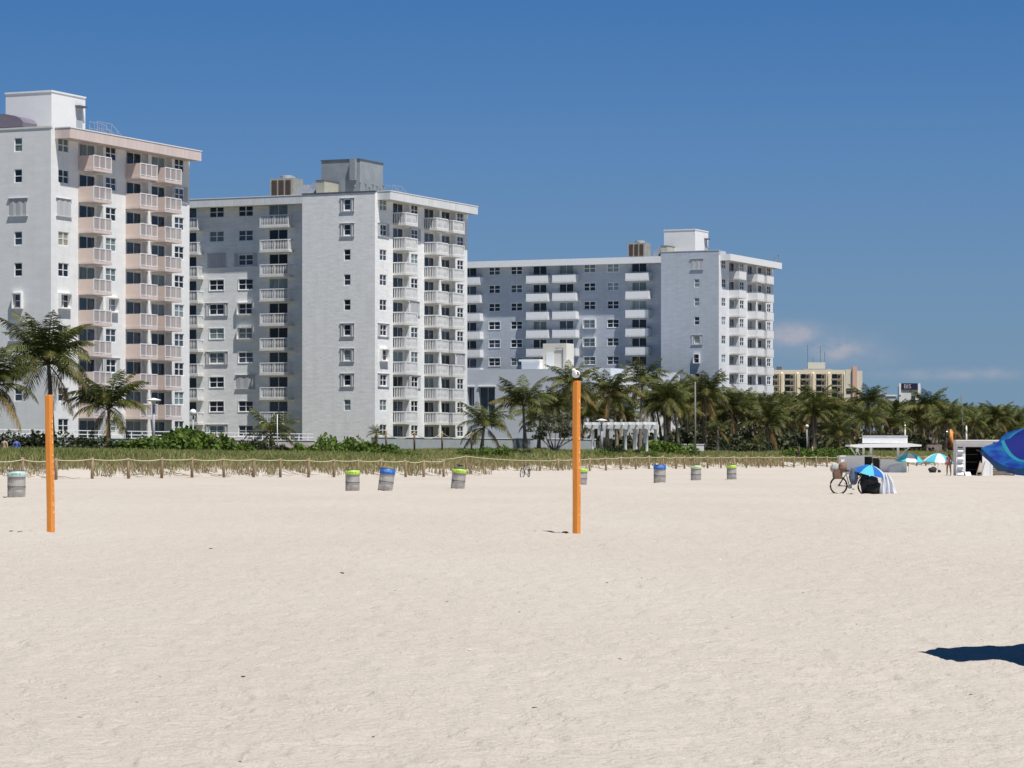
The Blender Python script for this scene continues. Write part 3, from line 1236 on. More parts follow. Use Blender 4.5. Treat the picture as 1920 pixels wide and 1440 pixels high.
xa, xb = px_local(1018, 4), px_local(1062, 4)
b_ = MB().box(xa, xb, 4, 6.6, LT, zat(642, ly + 4))
mr_ = b_.build('machine_room', mat('cream_stucco', (.66, .63, .55), .85, .05, .8), LB)
MB().box(xa + .5, xa + 1.6, 3.93, 3.997, LT + .1, LT + 2.3).build('door', M['white'], mr_)
s = MB()
s.tube([(xb - .5, 3.9, LT), (xb - .5, 3.9, LT + 2.9), (xb - 1.6, 3.9, LT + 2.9)], .05, 5)
s.build('pipe', M['dgrey'], mr_)
xa2 = px_local(978, 3)
MB().box(xa2, xa - .02, 3, 5, LT, LT + 1.15).build('roof_box', M['white'], LB)
MB().box(xa2 - .3, xa, 2.7, 5.2, LT + 1.153, LT + 1.4).build('roof_box_lid', M['white'], LB)

# terrace building with slanted white awning frames
tx, ty = frame_at(1210, 143)
TB = thing('terrace_building', 'low white terrace building with slanted awnings, behind the pergola', 'building', (tx, ty, 0), THETA)
TT = zat(741, ty)
w = MB()


def xt(px):
    a_ = (px - 960) / F
    return -(tx - a_ * ty) / (.9138 + .4063 * a_)


hl = [(xt(1098), xt(1110), zat(790, ty), zat(768, ty), 1.2), (xt(1113), xt(1128), zat(790, ty), zat(765, ty), 1.2),
      (xt(1150), xt(1160), zat(792, ty), zat(770, ty), .3), (xt(1172), xt(1190), zat(792, ty), zat(772, ty), 1.4)]
wall_holes(w, TLs, xt(1070), 0, 0, TT, hl)
w.quad((0, 0, 0), (0, 12, 0), (0, 12, TT), (0, 0, TT))
w.quad((xt(1070), 0, TT), (0, 0, TT), (0, 12, TT), (xt(1070), 12, TT))
w.build('wall', M['wall2'], TB)
for h_ in hl:
    ww, hh = h_[1] - h_[0], h_[3] - h_[2]
    wo = MB().box(.02, ww - .02, .24, .27, .02, hh - .02).build('window', M['glass4'], TB)
    wo.location = (h_[0], 0, h_[2])
    f = MB()
    for i in range(3):
        f.box(i * (ww - .08) / 2, i * (ww - .08) / 2 + .08, .16, .22, .02, hh - .02)
    f.build('frame', M['white'], wo)
for i, pa in enumerate((1089, 1100, 1113, 1127)):
    x = xt(pa)
    s = MB()
    s.hull([(x, -2.4, TT - 1.6), (x + .2, -2.4, TT - 1.6), (x + .2, -.01, TT - .5), (x, -.01, TT - .5),
            (x, -2.4, TT - 1.4), (x + .2, -2.4, TT - 1.4), (x + .2, -.01, TT - .3), (x, -.01, TT - .3)])
    s.box(x, x + .2, -2.4, -2.2, 2.3, TT - 1.6)
    s.build('awning_arm', M['white'], TB)
MB().box(xt(1070), xt(1195), -.6, -.01, TT - .28, TT + .05).build('cornice', M['white'], TB)

# pergola
px0, py0 = frame_at(1212, 118.5)
PG = thing('pergola', 'white timber pergola with round posts beside the palm grove', 'pergola', (px0, py0, 0), THETA)


def xp(px):
    a_ = (px - 960) / F
    return -(px0 - a_ * py0) / (.9138 + .4063 * a_)


zt = zat(796, py0)
for yy in (0, 2.6):
    MB().box(xp(1098) - .3, xp(1218), yy, yy + .18, zt - .42, zt).build('beam', M['white'], PG)
k = xp(1098)
while k < xp(1216):
    s = MB()
    s.box(k, k + .12, -.5, 3.2, zt + .003, zt + .28)
    s.build('rafter', M['white'], PG)
    k += .86
for pa in (1110, 1172, 1192, 1212):
    for yy in (.09, 2.7):
        s = MB()
        s.lathe([(.17, 1.8), (.17, zt - .62), (.24, zt - .55), (.24, zt - .423)], 12, (xp(pa), yy, 0))
        s.build('post', M['white'], PG, True)

# promenade wall with a rail in front of the first two towers
def wall_run(name, label, pa, pb, n, zlo, pyt, m, rail=True, th=.25, pyr=None):
    Xa, Ya = pn(pa, n)
    Xb, Yb = pn(pb, n)
    ln = math.hypot(Xb - Xa, Yb - Ya)
    o = thing(name, label, 'wall', (Xa, Ya, 0), math.atan2(Yb - Ya, Xb - Xa))
    ztop = zat(pyt, (Ya + Yb) / 2)
    k = 0
    st = 6.0
    while k < ln:
        e = min(k + st, ln)
        MB().box(k + .01, e - .01, 0, th, zlo, ztop).build('wall_panel', m, o)
        k = e
    MB().box(-.03, ln + .03, -.05, th + .05, ztop + .002, ztop + .1).build('coping', M['white2'], o)
    if rail:
        r = MB()
        for zz_ in (.34, .66):
            r.tube([(0, th / 2, ztop + zz_), (ln, th / 2, ztop + zz_)], .035, 5)
        k = .02
        while k < ln:
            r.box(k, k + .07, th / 2 - .035, th / 2 + .035, ztop + .1, ztop + .66)
            k += 1.8
        r.build('railing', M['white'], o)
    return o


wall_run('promenade_wall', 'low grey promenade wall with white rail below the salmon balcony tower', -60, 352, 137, 1.0, 822, mat('grey_wall', (.38, .40, .42), .9, .1, .7))
wall_run('promenade_wall', 'pinkish promenade wall with white pipe railing in front of the shaded wing', 385, 590, 134, 1.0, 826, mat('pinkish_wall', (.52, .45, .42), .9, .1, .7))
wall_run('promenade_wall', 'plain grey promenade wall at the foot of the middle tower', 700, 1000, 133, 1.0, 822, mat('grey_wall2', (.36, .39, .40), .9, .1, .7), rail=False)
wall_run('promenade_wall', 'short grey wall end beside the orange post and the pergola', 1030, 1117, 125, 1.0, 824, mat('grey_wall3', (.34, .37, .38), .9, .1, .7), rail=False)
wall_run('picket_wall', 'short pale picket wall under the palms', 1282, 1320, 121, 1.0, 834, M['white2'], rail=False)

# ------------------------------------------------------------------ far hotel and other far buildings
hx, hy = pn(1585, 600)
hy = 1290.0
hx = (1585 - 960) / F * hy
HT = thing('hotel', 'distant beige hotel with dark balcony bays and salmon stair shaft', 'building', (hx, hy, 0), math.radians(-3))
zh = zat(693.5, hy)
hb = []
for i in range(6):
    for k in range(13):
        x1 = -1.0 - i * 6.75 - .4
        z1 = zh - 1.75 - k * 2.72
        hb.append((x1 - 4.5, x1, z1 - 2.15, z1, 1.4))
m_be = mat('beige_stucco', (.78, .68, .50), .85, .04, .2)
w = MB()
wall_holes(w, TLs, -52, 0, 0, zh, hb)
w.quad((-52, 0, zh), (0, 0, zh), (0, 14, zh), (-52, 14, zh))
w.quad((0, 0, 0), (0, 14, 0), (0, 14, zh), (0, 0, zh))
w.build('wall', m_be, HT)
gm = MB().box(-1.1, 1.1, 0, .03, 0, 2.0).mesh('pane', M['glass'])
rm = MB().box(0, 4.7, -.15, 0, -.1, .22).mesh('balcony_rail', mat('beige_rail', (.50, .45, .36), .8))
for h_ in hb:
    if h_[2] > 18:
        d = link('balcony_door', gm, HT, ((h_[0] + h_[1]) / 2 - .9, 1.33, h_[2] + .03))
        link('pane', MB().box(1.3, 2.3, 0, .03, .0, 1.6).mesh('pane', M['glass4']), d)
        link('balcony_rail', rm, HT, (h_[0] - .1, -.004, h_[2] - .12))
for i in range(7):
    x = -1.15 - i * 6.75 + 1.0
    b_ = MB()
    b_.hull([(x - .5, -.8, 0), (x + .3, -.8, 0), (x + .3, -.01, 0), (x - .5, -.01, 0),
             (x - .5, -.5, zh - 1.5), (x + .3, -.5, zh - 1.5), (x + .3, -.01, zh - 1.0), (x - .5, -.01, zh - 1.0)])
    b_.build('pier', m_be, HT)
MB().box(.01, 3.0, -.6, 12, 0, zh + .2).build('end_wall', mat('pale_beige', (.70, .64, .52), .85, .03, .2), HT)
MB().box(3.02, 5.0, -1.6, 12, 0, zh + 1.5).build('stair_shaft', mat('salmon_shaft', (.66, .42, .34), .85, .03, .2), HT)
MB().box(5.02, 7.3, -.6, 12, 0, zh - .4).build('end_wall', mat('pale_beige', (.7, .64, .5)), HT)
MB().box(.4, 2.4, -.75, -.62, zh - 10.2, zh - 8.0).build('window', M['glass'], HT)
MB().box(-16, -8.5, 3, 9, zh, zh + 3.4).build('plant_room', M['cream'], HT)
MB().box(-18, -5.5, 2, 10, zh + .01, zh + .6).build('plant_slab', M['grey'], HT)
MB().box(-52, -35, 2, 9, zh + .01, zh + 1.7).build('parapet', m_be, HT)
for xx in (-34, -29.5):
    MB().box(xx, xx + 2.2, 2, 4, zh + .01, zh + 1.5).build('roof_unit', M['dgrey'], HT)
for xx, hh in ((-16, 11), (-10.5, 10.5), (-8.6, 8), (-44, 5), (-42.5, 4.5), (-13.6, 5.5)):
    s = MB()
    s.tube([(xx, 5, zh), (xx, 5, zh + hh)], .12, 4)
    s.tube([(xx - .5, 5, zh + hh * .8), (xx + .5, 5, zh + hh * .8)], .06, 4)
    s.build('antenna', M['dgrey'], HT)

bx, by = (1686 - 960) / F * 900, 900
BB = thing('billboard_building', 'far white block carrying a dark navy billboard with letters above the palms', 'building', (bx, by, 0), math.radians(-4))
zb1 = zat(719, by)
MB().box(.0, 6.4, 0, 7, 0, zb1 - .9).build('wall', M['white2'], BB)
MB().box(-.05, .55, -.2, -.01, zb1 - 3.4, zb1).build('side_pillar', M['white'], BB)
MB().box(5.6, 6.35, -.2, -.01, zb1 - 3.4, zb1).build('side_pillar', M['white'], BB)
bd = MB().box(.6, 5.55, -.3, -.01, zb1 - 1.9, zb1 + .05).build('billboard', mat('navy_board', (.012, .014, .045), .5), BB)


def text_mesh(body, size, m, name='lettering', extrude=.01):
    cu = bpy.data.curves.new(name, 'FONT')
    cu.body = body
    cu.size = size
    cu.extrude = extrude
    cu.align_x = 'CENTER'
    cu.align_y = 'CENTER'
    o = bpy.data.objects.new('tmp', cu)
    COL.objects.link(o)
    dg = bpy.context.evaluated_depsgraph_get()
    me = bpy.data.meshes.new_from_object(o.evaluated_get(dg))
    bpy.data.objects.remove(o)
    me.materials.clear()
    me.materials.append(m)
    me.name = name
    return me


tm = text_mesh('BIS', 1.75, mat('pale_pink_print', (.55, .47, .5), .6))
link('lettering', tm, bd, (2.45, -.33, zb1 - .95), (math.pi / 2, 0, 0))
MB().box(3.6, 4.8, -.06, -.01, zb1 - 6, zb1 - 3.6).build('window', M['glass4'], BB)
for (pa, pb, pyt, Y, lab) in ((1646, 1660, 737, 1000, 'tiny far white rooftop poking above the palms beside the hotel'),
                              (1662, 1680, 740, 1050, 'far flat grey white roof just left of the navy billboard')):
    X0 = (pa - 960) / F * Y
    X1 = (pb - 960) / F * Y
    o = thing('far_building', lab, 'building', (X0, Y, 0), 0)
    MB().box(0, X1 - X0, 0, 8, 0, zat(pyt + 3, Y)).build('wall', M['wall3'], o)
    MB().box(-.3, X1 - X0 + .3, -.3, 8.3, zat(pyt + 3, Y) + .01, zat(pyt, Y)).build('roof', M['white2'], o)

# ------------------------------------------------------------------ rope fences
m_post = mat('weathered_timber', (.30, .215, .125), .85, .25, 4, (1, 1, .2), .006, 30, objrand=.18)
m_rope = mat('pale_rope', (.62, .55, .38), .8, .08, 20)
pm = MB().tube([(0, 0, -.5), (0, 0, 1.36), (0, 0, 1.40)], [.10, .092, .06], 9).mesh('post', m_post, True)


def fence(name, label, lst, nline, ztab, pyt=None):
    o = thing(name, label, 'fence', (0, 0, 0))
    pts = []
    for i, (px, py) in enumerate(lst):
        X, Y = pn(px, nline)
        zg = hz(X, Y)
        p = link('post', pm, o, (X, Y, zg - .03 - .08 * rnd.random()), (rnd.uniform(-.03, .03), rnd.uniform(-.03, .03), rnd.random() * 6))
        pts.append(Vector((X, Y - .1, zg + 1.22)))
    r = MB()
    for a_, b__ in zip(pts[:-1], pts[1:]):
        sag = rnd.uniform(.05, .13)
        seg = [a_.lerp(b__, k / 8) - Vector((0, 0, sag * 4 * (k / 8) * (1 - k / 8))) for k in range(9)]
        r.tube(seg, .026, 5)
    r.build('rope', m_rope, o, True)
    return pts


pl_ = fence('rope_fence', 'timber post and rope fence along the dune, left of the sand path', fence_l, N_L, None)
pr_ = fence('rope_fence', 'timber post and rope fence receding right along the dune past the orange post', fence_r, N_R, None)
# rope of the path entrance: from the last left post back to the second line
o = thing('rope_fence', 'set back posts with slack swagged ropes lining the sand path through the dune', 'fence', (0, 0, 0))
pp = []
for px, n in ((724, 127), (777, 126), (829, 126), (884, 125.5)):
    X, Y = pn(px, n)
    zg = zat(831, Y)
    link('post', pm, o, (X, Y, zg - .2), (0, 0, rnd.random()))
    pp.append(Vector((X, Y - .1, zg + 1.05)))
r = MB()
for a_, b__ in zip(pp[:-1], pp[1:]):
    r.tube([a_.lerp(b__, k / 8) - Vector((0, 0, .62 * 4 * (k / 8) * (1 - k / 8))) for k in range(9)], .028, 5)
r.build('rope', m_rope, o, True)
X, Y = pn(789, N_R)
a_, b__ = pl_[-1], pr_[0]
s = MB()
s.tube([a_.lerp(b__, k / 8) - Vector((0, 0, .3 * 4 * (k / 8) * (1 - k / 8))) for k in range(9)], .026, 5)
tag(s.build('rope', m_rope, None, True), 'slack pale rope joining the two fence lines at the path', 'rope')

# ------------------------------------------------------------------ vegetation
def leafmat(name, c1, c2, scale=.6, trans=.25, attr=False, rand=.22, dry=(.22, .15, .06)):
    m = bpy.data.materials.new(name)
    m.use_nodes = True
    t = m.node_tree
    b = t.nodes['Principled BSDF']
    b.inputs['Roughness'].default_value = .55
    b.inputs['Specular IOR Level'].default_value = .22
    tcn = t.nodes.new("ShaderNodeTexCoord")
    n = t.nodes.new("ShaderNodeTexNoise")
    n.inputs['Scale'].default_value = scale
    n.inputs['Detail'].default_value = 4
    t.links.new(tcn.outputs['Object'], n.inputs['Vector'])
    r = t.nodes.new("ShaderNodeValToRGB")
    r.color_ramp.elements[0].position = .35
    r.color_ramp.elements[1].position = .65
    r.color_ramp.elements[0].color = rgb(c1)
    r.color_ramp.elements[1].color = rgb(c2)
    t.links.new(n.outputs[0], r.inputs[0])
    out = r.outputs[0]
    if attr:
        a = t.nodes.new("ShaderNodeAttribute")
        a.attribute_name = 'tint'
        mx = t.nodes.new("ShaderNodeMix")
        mx.data_type = 'RGBA'
        t.links.new(a.outputs['Fac'], mx.inputs[0])
        t.links.new(out, mx.inputs[6])
        mx.inputs[7].default_value = rgb(dry)
        out = mx.outputs[2]
    oi = t.nodes.new("ShaderNodeObjectInfo")
    h = t.nodes.new("ShaderNodeHueSaturation")
    mr = t.nodes.new("ShaderNodeMapRange")
    mr.inputs[3].default_value = 1 - rand
    mr.inputs[4].default_value = 1 + rand
    t.links.new(oi.outputs['Random'], mr.inputs[0])
    t.links.new(mr.outputs[0], h.inputs['Value'])
    t.links.new(out, h.inputs['Color'])
    t.links.new(h.outputs[0], b.inputs['Base Color'])
    tr = t.nodes.new("ShaderNodeBsdfTranslucent")
    t.links.new(h.outputs[0], tr.inputs[0])
    ms = t.nodes.new("ShaderNodeMixShader")
    ms.inputs[0].default_value = trans
    t.links.new(b.outputs[0], ms.inputs[1])
    t.links.new(tr.outputs[0], ms.inputs[2])
    t.links.new(ms.outputs[0], t.nodes['Material Output'].inputs[0])
    return m


m_frond = leafmat('palm_leaf', (.040, .068, .016), (.100, .128, .030), .9, .2, True, .28, (.21, .135, .045))
m_grape = leafmat('sea_grape_leaf', (.060, .125, .022), (.125, .205, .035), 1.2, .3, True, .12, (.22, .21, .05))
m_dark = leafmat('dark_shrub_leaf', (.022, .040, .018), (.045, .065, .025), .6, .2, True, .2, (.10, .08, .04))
m_grass = leafmat('dune_grass_blade', (.185, .225, .060), (.280, .300, .100), .12, .35, True, 0, (.30, .235, .13))
m_trunk = mat('palm_trunk', (.20, .165, .13), .9, .25, 3, (1, 1, 4), .02, 12, objrand=.2)


def frond_geo(L, pitch, droop, R, dry=0.0, nleaf=46):
    """one feather frond; returns verts, faces(tri), tint"""
    V, Fc, T = [], [], []
    pts = []
    p = np.array([0.0, 0, 0])
    a = pitch
    seg = 14
    side = R.uniform(-.12, .12)
    for i in range(seg + 1):
        pts.append(p.copy())
        u = i / seg
        a = pitch - droop * u ** 1.35
        step = L / seg
        p = p + np.array([math.cos(a) * step, side * step * u, math.sin(a) * step])
    pts = np.array(pts)

    def at(u):
        x = u * seg
        i = min(int(x), seg - 1)
        f = x - i
        return pts[i] * (1 - f) + pts[i + 1] * f, pts[i + 1] - pts[i]
    # rachis: thin ribbon pair
    for i in range(seg):
        w0 = .045 * (1 - i / seg) + .012
        w1 = .045 * (1 - (i + 1) / seg) + .012
        n = len(V)
        V += [pts[i] + (0, w0, 0), pts[i] - (0, w0, 0), pts[i + 1] - (0, w1, 0), pts[i + 1] + (0, w1, 0),
              pts[i] + (0, 0, w0), pts[i] - (0, 0, w0), pts[i + 1] - (0, 0, w1), pts[i + 1] + (0, 0, w1)]
        Fc += [(n, n + 1, n + 2), (n, n + 2, n + 3), (n + 4, n + 5, n + 6), (n + 4, n + 6, n + 7)]
        T += [min(1, dry + .45)] * 8
    for s in (-1, 1):
        for k in range(nleaf):
            u = .16 + .83 * (k + R.random() * .6) / nleaf
            c, d = at(u)
            d = d / np.linalg.norm(d)
            ll = (.88 * math.sin(math.pi * min(1, (u * .93 + .12))) ** .6 + .12) * (L / 4.0) * R.uniform(.8, 1.1)
            hang = R.uniform(.15, .75) + (.5 if pitch < 0 else 0) + dry * .5
            dirv = d * R.uniform(.45, .75) + np.array([0, s * .75, 0]) + np.array([0, 0, .15 - hang])
            dirv /= np.linalg.norm(dirv)
            tip = c + dirv * ll + np.array([0, 0, -.22 * ll])
            mid = c + dirv * ll * .45
            w = .035 * (L / 4.0)
            wv = d * w
            n = len(V)
            V += [c - wv * .5, c + wv * .5, mid + wv, mid - wv, tip]
            Fc += [(n, n + 1, n + 2), (n, n + 2, n + 3), (n + 3, n + 2, n + 4)]
            tt = min(1, max(0, dry + R.uniform(-.12, .30) + (.12 if u > .8 else 0)))  # dryness plus a random spread that paints sunlit sparkle into the leaflets
            T += [tt] * 5
    return np.array(V), np.array(Fc), np.array(T)


PR = random.Random(21)
CLS = [  # pitch, droop, dry
    (1.30, .95, 0.0), (1.08, 1.45, 0.0), (.85, 1.75, 0.0), (.62, 1.85, .05), (.35, 1.75, .1), (.05, 1.6, .22), (-.5, 1.0, .7), (1.0, .8, .02), (.5, 1.1, .35)]
FR = []
for (pi_, dr_, dy_) in CLS:
    for v in range(2):
        FR.append(frond_geo(4.3, pi_ + PR.uniform(-.1, .1), dr_ * PR.uniform(.85, 1.1), PR, dy_))
frond_me = [np_mesh('frond', V, Fc, m_frond, T) for V, Fc, T in FR]


def crown_plan(R, n=26, young=False, dry=.3):
    out = []
    az = R.random() * 6.28
    for i in range(n):
        u = i / (n - 1)
        az += 2.39996 + R.uniform(-.2, .2)
        if u < .12:
            c = 0
        elif u < .25:
            c = R.choice([1, 7])
        elif u < .45:
            c = R.choice([1, 2])
        elif u < .65:
            c = R.choice([2, 3])
        elif u < .78:
            c = R.choice([3, 4, 4, 8])
        elif u < .92:
            c = 5 if R.random() < .7 else 4
        else:
            c = 6 if (R.random() < dry * 2 and not young) else 4
        out.append((c * 2 + R.randrange(2), az, R.uniform(.82, 1.08)))
    return out


crowns = []
for k in range(7):
    R_ = random.Random(100 + k)
    Vs, Fs, Ts = [], [], []
    off = 0
    for (fi, az, s_) in crown_plan(R_, 23 + k):
        V, Fc, T = FR[fi]
        ca, sa = math.cos(az), math.sin(az)
        W_ = V * s_
        W_ = np.stack([W_[:, 0] * ca - W_[:, 1] * sa, W_[:, 0] * sa + W_[:, 1] * ca, W_[:, 2]], -1)
        Vs.append(W_)
        Fs.append(Fc + off)
        Ts.append(T)
        off += len(V)
    crowns.append(np_mesh('crown', np.concatenate(Vs), np.concatenate(Fs), m_frond, np.concatenate(Ts)))


def trunk_mesh(h, lean, R):
    s = MB()
    pts, rad = [], []
    az = R.random() * 6.28
    n = 12
    for i in range(n + 1):
        u = i / n
        off = lean * u ** 1.7
        pts.append((math.cos(az) * off, math.sin(az) * off, u * h - .3))
        rad.append(.20 * (1 - u) ** 2 + .125 + (.012 if i % 2 else 0))
    s.tube(pts, rad, 8)
    return s.mesh('trunk', m_trunk, True), pts[-1]


palm_count = [0]


def palm(X, Y, ztop, label, scale=1.0, full=False, n=26, dry=.3, lean=None, seed=None, ground=None, group='coconut palms along the dune and promenade', tilt=.12):
    R = random.Random(seed if seed is not None else 1000 + palm_count[0])
    palm_count[0] += 1
    zg = hz(X, Y) if ground is None else ground
    o = thing('coconut_palm', label, 'palm tree', (X, Y, zg), 0, group)
    h = max(.3, ztop - zg)
    me, top = trunk_mesh(h, R.uniform(.1, .9) if lean is None else lean, R)
    link('trunk', me, o)
    tp = (top[0], top[1], top[2])
    if full:
        for (fi, az, s_) in crown_plan(R, n, dry=dry):
            f = link('frond', frond_me[fi], o, (tp[0], tp[1], tp[2] + R.uniform(-.15, .15)), (R.uniform(-tilt, tilt), R.uniform(-tilt, tilt), az), s_ * scale)
    else:
        link('crown', R.choice(crowns), o, tp, (R.uniform(-.12, .12), R.uniform(-.12, .12), R.random() * 6.28), scale * R.uniform(.9, 1.1))
    return o


# nearest palms, frond by frond: (column, inland distance, row of crown centre, scale, label)
near = [
    (98, 126, 668, 1.2, 38, 'tall palm with wide drooping fronds behind the left orange post'),
    (203, 123, 752, .95, 30, 'shorter palm with yellowing lower fronds, right of the tall palm at left'),
    (-22, 127, 712, 1.0, 28, 'palm cut off by the left edge of the photo'),
    (985, 126, 752, 1.02, 26, 'round headed palm between the middle tower and the centre orange post'),
    (903, 125, 790, .85, 24, 'short palm against the right side of the middle tower'),
    (1062, 129, 716, .95, 24, 'slim palm with its crown just left above the centre orange post'),
    (1138, 128, 728, 1.0, 28, 'full crowned palm behind the pergola, right of the centre post'),
    (1200, 130, 712, .95, 26, 'palm rising highest over the right end of the pergola'),
    (1248, 124, 742, 1.0, 26, 'dark trunked palm just right of the pergola'),
    (1322, 124, 734, 1.05, 28, 'dense palm beside the tall grey pole'),
    (1440, 122, 790, .95, 26, 'low spreading palm with brown dry fronds right of the tall grey pole'),
    (1575, 121, 808, .95, 24, 'palm with bright orange dying fronds above the sea grape hedge'),
    (1528, 124, 754, 1.0, 26, 'palm standing before the beige hotel'),
    (1632, 124, 752, 1.0, 26, 'straight trunked palm just left above the kiosk sign'),
    (1675, 122, 792, .95, 26, 'palm with low open crown above the kiosk sign'),
    (1742, 126, 757, 1.0, 26, 'tall palm right of the navy billboard'),
    (1772, 121, 785, 1.0, 26, 'palm with spreading arched fronds above the orange play sculpture'),
    (1868, 124, 778, .95, 24, 'palm above the white hut near the right edge'),
]
for i, (px, n, py, scl, nf_, lab) in enumerate(near):
    X, Y = pn(px, n)
    dry = .75 if i in (1, 10, 11) else .35
    palm(X, Y, zat(py, Y) - .3, lab, scl, True, nf_, dry, lean=.3 if i != 5 else .8, seed=50 + i, group=None)

# small ones
for (px, n, py, scl, nf_, lab, ln) in (
        (508, 130, 806, .80, 16, 'stubby yellowish palm growing at the wall below the shaded wing', 0),
        (706, 128, 806, .30, 18, 'tiny fan shaped palm at the foot of the middle tower corner', 0),
        (1345, 121, 800, .55, 14, 'young bright green palm between trunks right of the tall pole', .1),
        (1421, 120, 828, .38, 12, 'small yellow green palm sapling low in the grove', .1)):
    X, Y = pn(px, n)
    palm(X, Y, zat(py, Y) - .1, lab, scl, True, nf_, .5, lean=ln, seed=px, group=None)

# the grove behind: one individual after another
GR = random.Random(77)
spots = []
tries = 0
LM = [(905, 'right of the middle tower'), (985, 'before the pale low-rise'), (1060, 'near the centre orange post'), (1110, 'left part of the pergola'),
      (1155, 'behind the pergola'), (1200, 'behind the pergola posts'), (1245, 'below the third tower wing'), (1290, 'below the third tower end wall'),
      (1335, 'beside the tall grey pole'), (1380, 'under the corner of the third tower'), (1425, 'below the third tower balconies'),
      (1470, 'at the left end of the beige hotel'), (1510, 'before the beige hotel'), (1550, 'before the right half of the beige hotel'),
      (1595, 'below the salmon shaft of the hotel'), (1640, 'above the left of the kiosk'), (1680, 'left of the navy billboard'),
      (1712, 'below the navy billboard'), (1750, 'right of the navy billboard'), (1790, 'above the play sculpture'), (1830, 'above the white hut'),
      (1870, 'above the right of the white hut'), (1915, 'at the right edge')]
cand = []
while len(spots) < 150 and tries < 9000:
    tries += 1
    px = 885 + (1945 - 885) * GR.random() ** .68
    n = GR.uniform(122, 139) if px < 1290 else GR.uniform(122, 148 if px < 1450 else 200)
    X, Y = pn(px, n)
    if px < 1085 and GR.random() < .9:
        continue
    if 1080 < px < 1232 and n < 133:
        continue
    if all((X - a) ** 2 + (Y - b__) ** 2 > (2.6 if px > 1200 else 3.4) ** 2 for a, b__ in spots):
        spots.append((X, Y))
        if px < 1240:
            top = GR.uniform(742, 785)
        else:
            top = np.interp(px, [1240, 1360, 1450, 1560, 1650, 1750, 1850, 1950], [742, 754, 768, 770, 772, 774, 784, 792]) + GR.choice([GR.uniform(-8, 14), GR.uniform(0, 36)])
        cand.append((px, n, X, Y, min(zat(top, Y), 12.5)))
cand.sort()
groups = {}
for c_ in cand:
    px, n, X, Y, zt_ = c_
    lm = min(LM, key=lambda q: abs(q[0] - px))[1]
    row = 'front' if n < 130 else 'middle' if n < 142 else 'back'
    groups.setdefault((row, lm), []).append(c_)
for (row, lm), lst in groups.items():
    for i, (px, n, X, Y, zt_) in enumerate(lst):
        wd_ = '' if len(lst) == 1 else ('leftmost ' if i == 0 else 'rightmost ' if i == len(lst) - 1 else
                                        ('second', 'third', 'fourth', 'fifth', 'sixth', 'seventh', 'eighth', 'ninth', 'tenth')[min(i - 1, 8)] + '-from-left ')
        sz_ = 'tall' if zt_ > 9 else 'medium high' if zt_ > 7 else 'low'
        palm(X, Y, zt_, '%s%s grove palm, %s row, %s' % (wd_, sz_, row, lm), GR.uniform(.75, 1.05), group='palms massed in the grove on the right')


def leaf_blob(R, n, rx, ry, rz_, leaf, drytop=.1, lobes=7):
    """clumps of small leaf faces on an uneven mound"""
    rg = np.random.default_rng(R)
    cx = rg.uniform(-.75, .75, lobes) * rx
    cy = rg.uniform(-.6, .6, lobes) * ry
    cr = rg.uniform(.42, .75, lobes)
    which = rg.integers(0, lobes, n)
    ph = rg.uniform(0, 2 * np.pi, n)
    ct = rg.uniform(-.15, 1, n)
    st = np.sqrt(1 - ct ** 2)
    rad = rg.uniform(.62, 1.05, n) ** .7
    px_ = cx[which] + np.cos(ph) * st * rad * cr[which] * rx * .62
    py_ = cy[which] + np.sin(ph) * st * rad * cr[which] * ry * .62
    pz = ct * rad * cr[which] * rz_ * 1.35 + rg.normal(0, .04, n)
    C = np.stack([px_, py_, np.maximum(pz, 0)], -1)
    d1 = rg.normal(size=(n, 3))
    d1[:, 2] *= .6
    d1 /= np.linalg.norm(d1, axis=1)[:, None]
    d2 = np.cross(d1, rg.normal(size=(n, 3)))
    d2 /= np.linalg.norm(d2, axis=1)[:, None]
    sz = leaf * rg.uniform(.6, 1.2, n)[:, None]
    A = C - d1 * sz
    B_ = C + d2 * sz * .75
    Cc = C + d1 * sz
    D = C - d2 * sz * .75
    V = np.stack([A, B_, Cc, D], 1).reshape(-1, 3)
    Q = np.arange(n * 4).reshape(n, 4)
    tt = np.repeat(np.clip(rg.normal(drytop, .15, n), 0, 1), 4)
    return V, Q, tt


grape = []
for k in range(5):
    V, Q, T = leaf_blob(300 + k, 2600, 3.0, 2.0, 1.5, .15, .15)
    grape.append(np_mesh('leaves', V, Q, m_grape, T))
darks = []
for k in range(4):
    V, Q, T = leaf_blob(400 + k, 2600, 2.6, 2.0, 1.6, .13, .1)
    darks.append(np_mesh('leaves', V, Q, m_dark, T))
stem_me = MB()
for k in range(6):
    stem_me.tube([(0, 0, -.2), (math.cos(k) * .8, math.sin(k) * .5, .5), (math.cos(k) * 1.5, math.sin(k) * .9, 1.0)], [.06, .04, .02], 5)
stem_me = stem_me.mesh('stems', m_trunk)


def bush(px, n, sx, sz_, label, kind='grape', group=None):
    X, Y = pn(px, n)
    zg = hz(X, Y)
    o = thing('sea_grape_bush' if kind == 'grape' else 'dark_shrub', label, 'bush', (X, Y, zg - .05), rnd.uniform(-.4, .4) + THETA * 0, group)
    sx *= 1.15
    sz_ *= 1.3 if kind == 'grape' else 1.0
    link('leaves', rnd.choice(grape if kind == 'grape' else darks), o, (0, 0, 0), (0, 0, rnd.choice([0, math.pi])), (sx, sx, sz_))
    link('stems', stem_me, o, (0, 0, 0), (0, 0, rnd.random() * 6), (sx, sx, sz_))
    return o


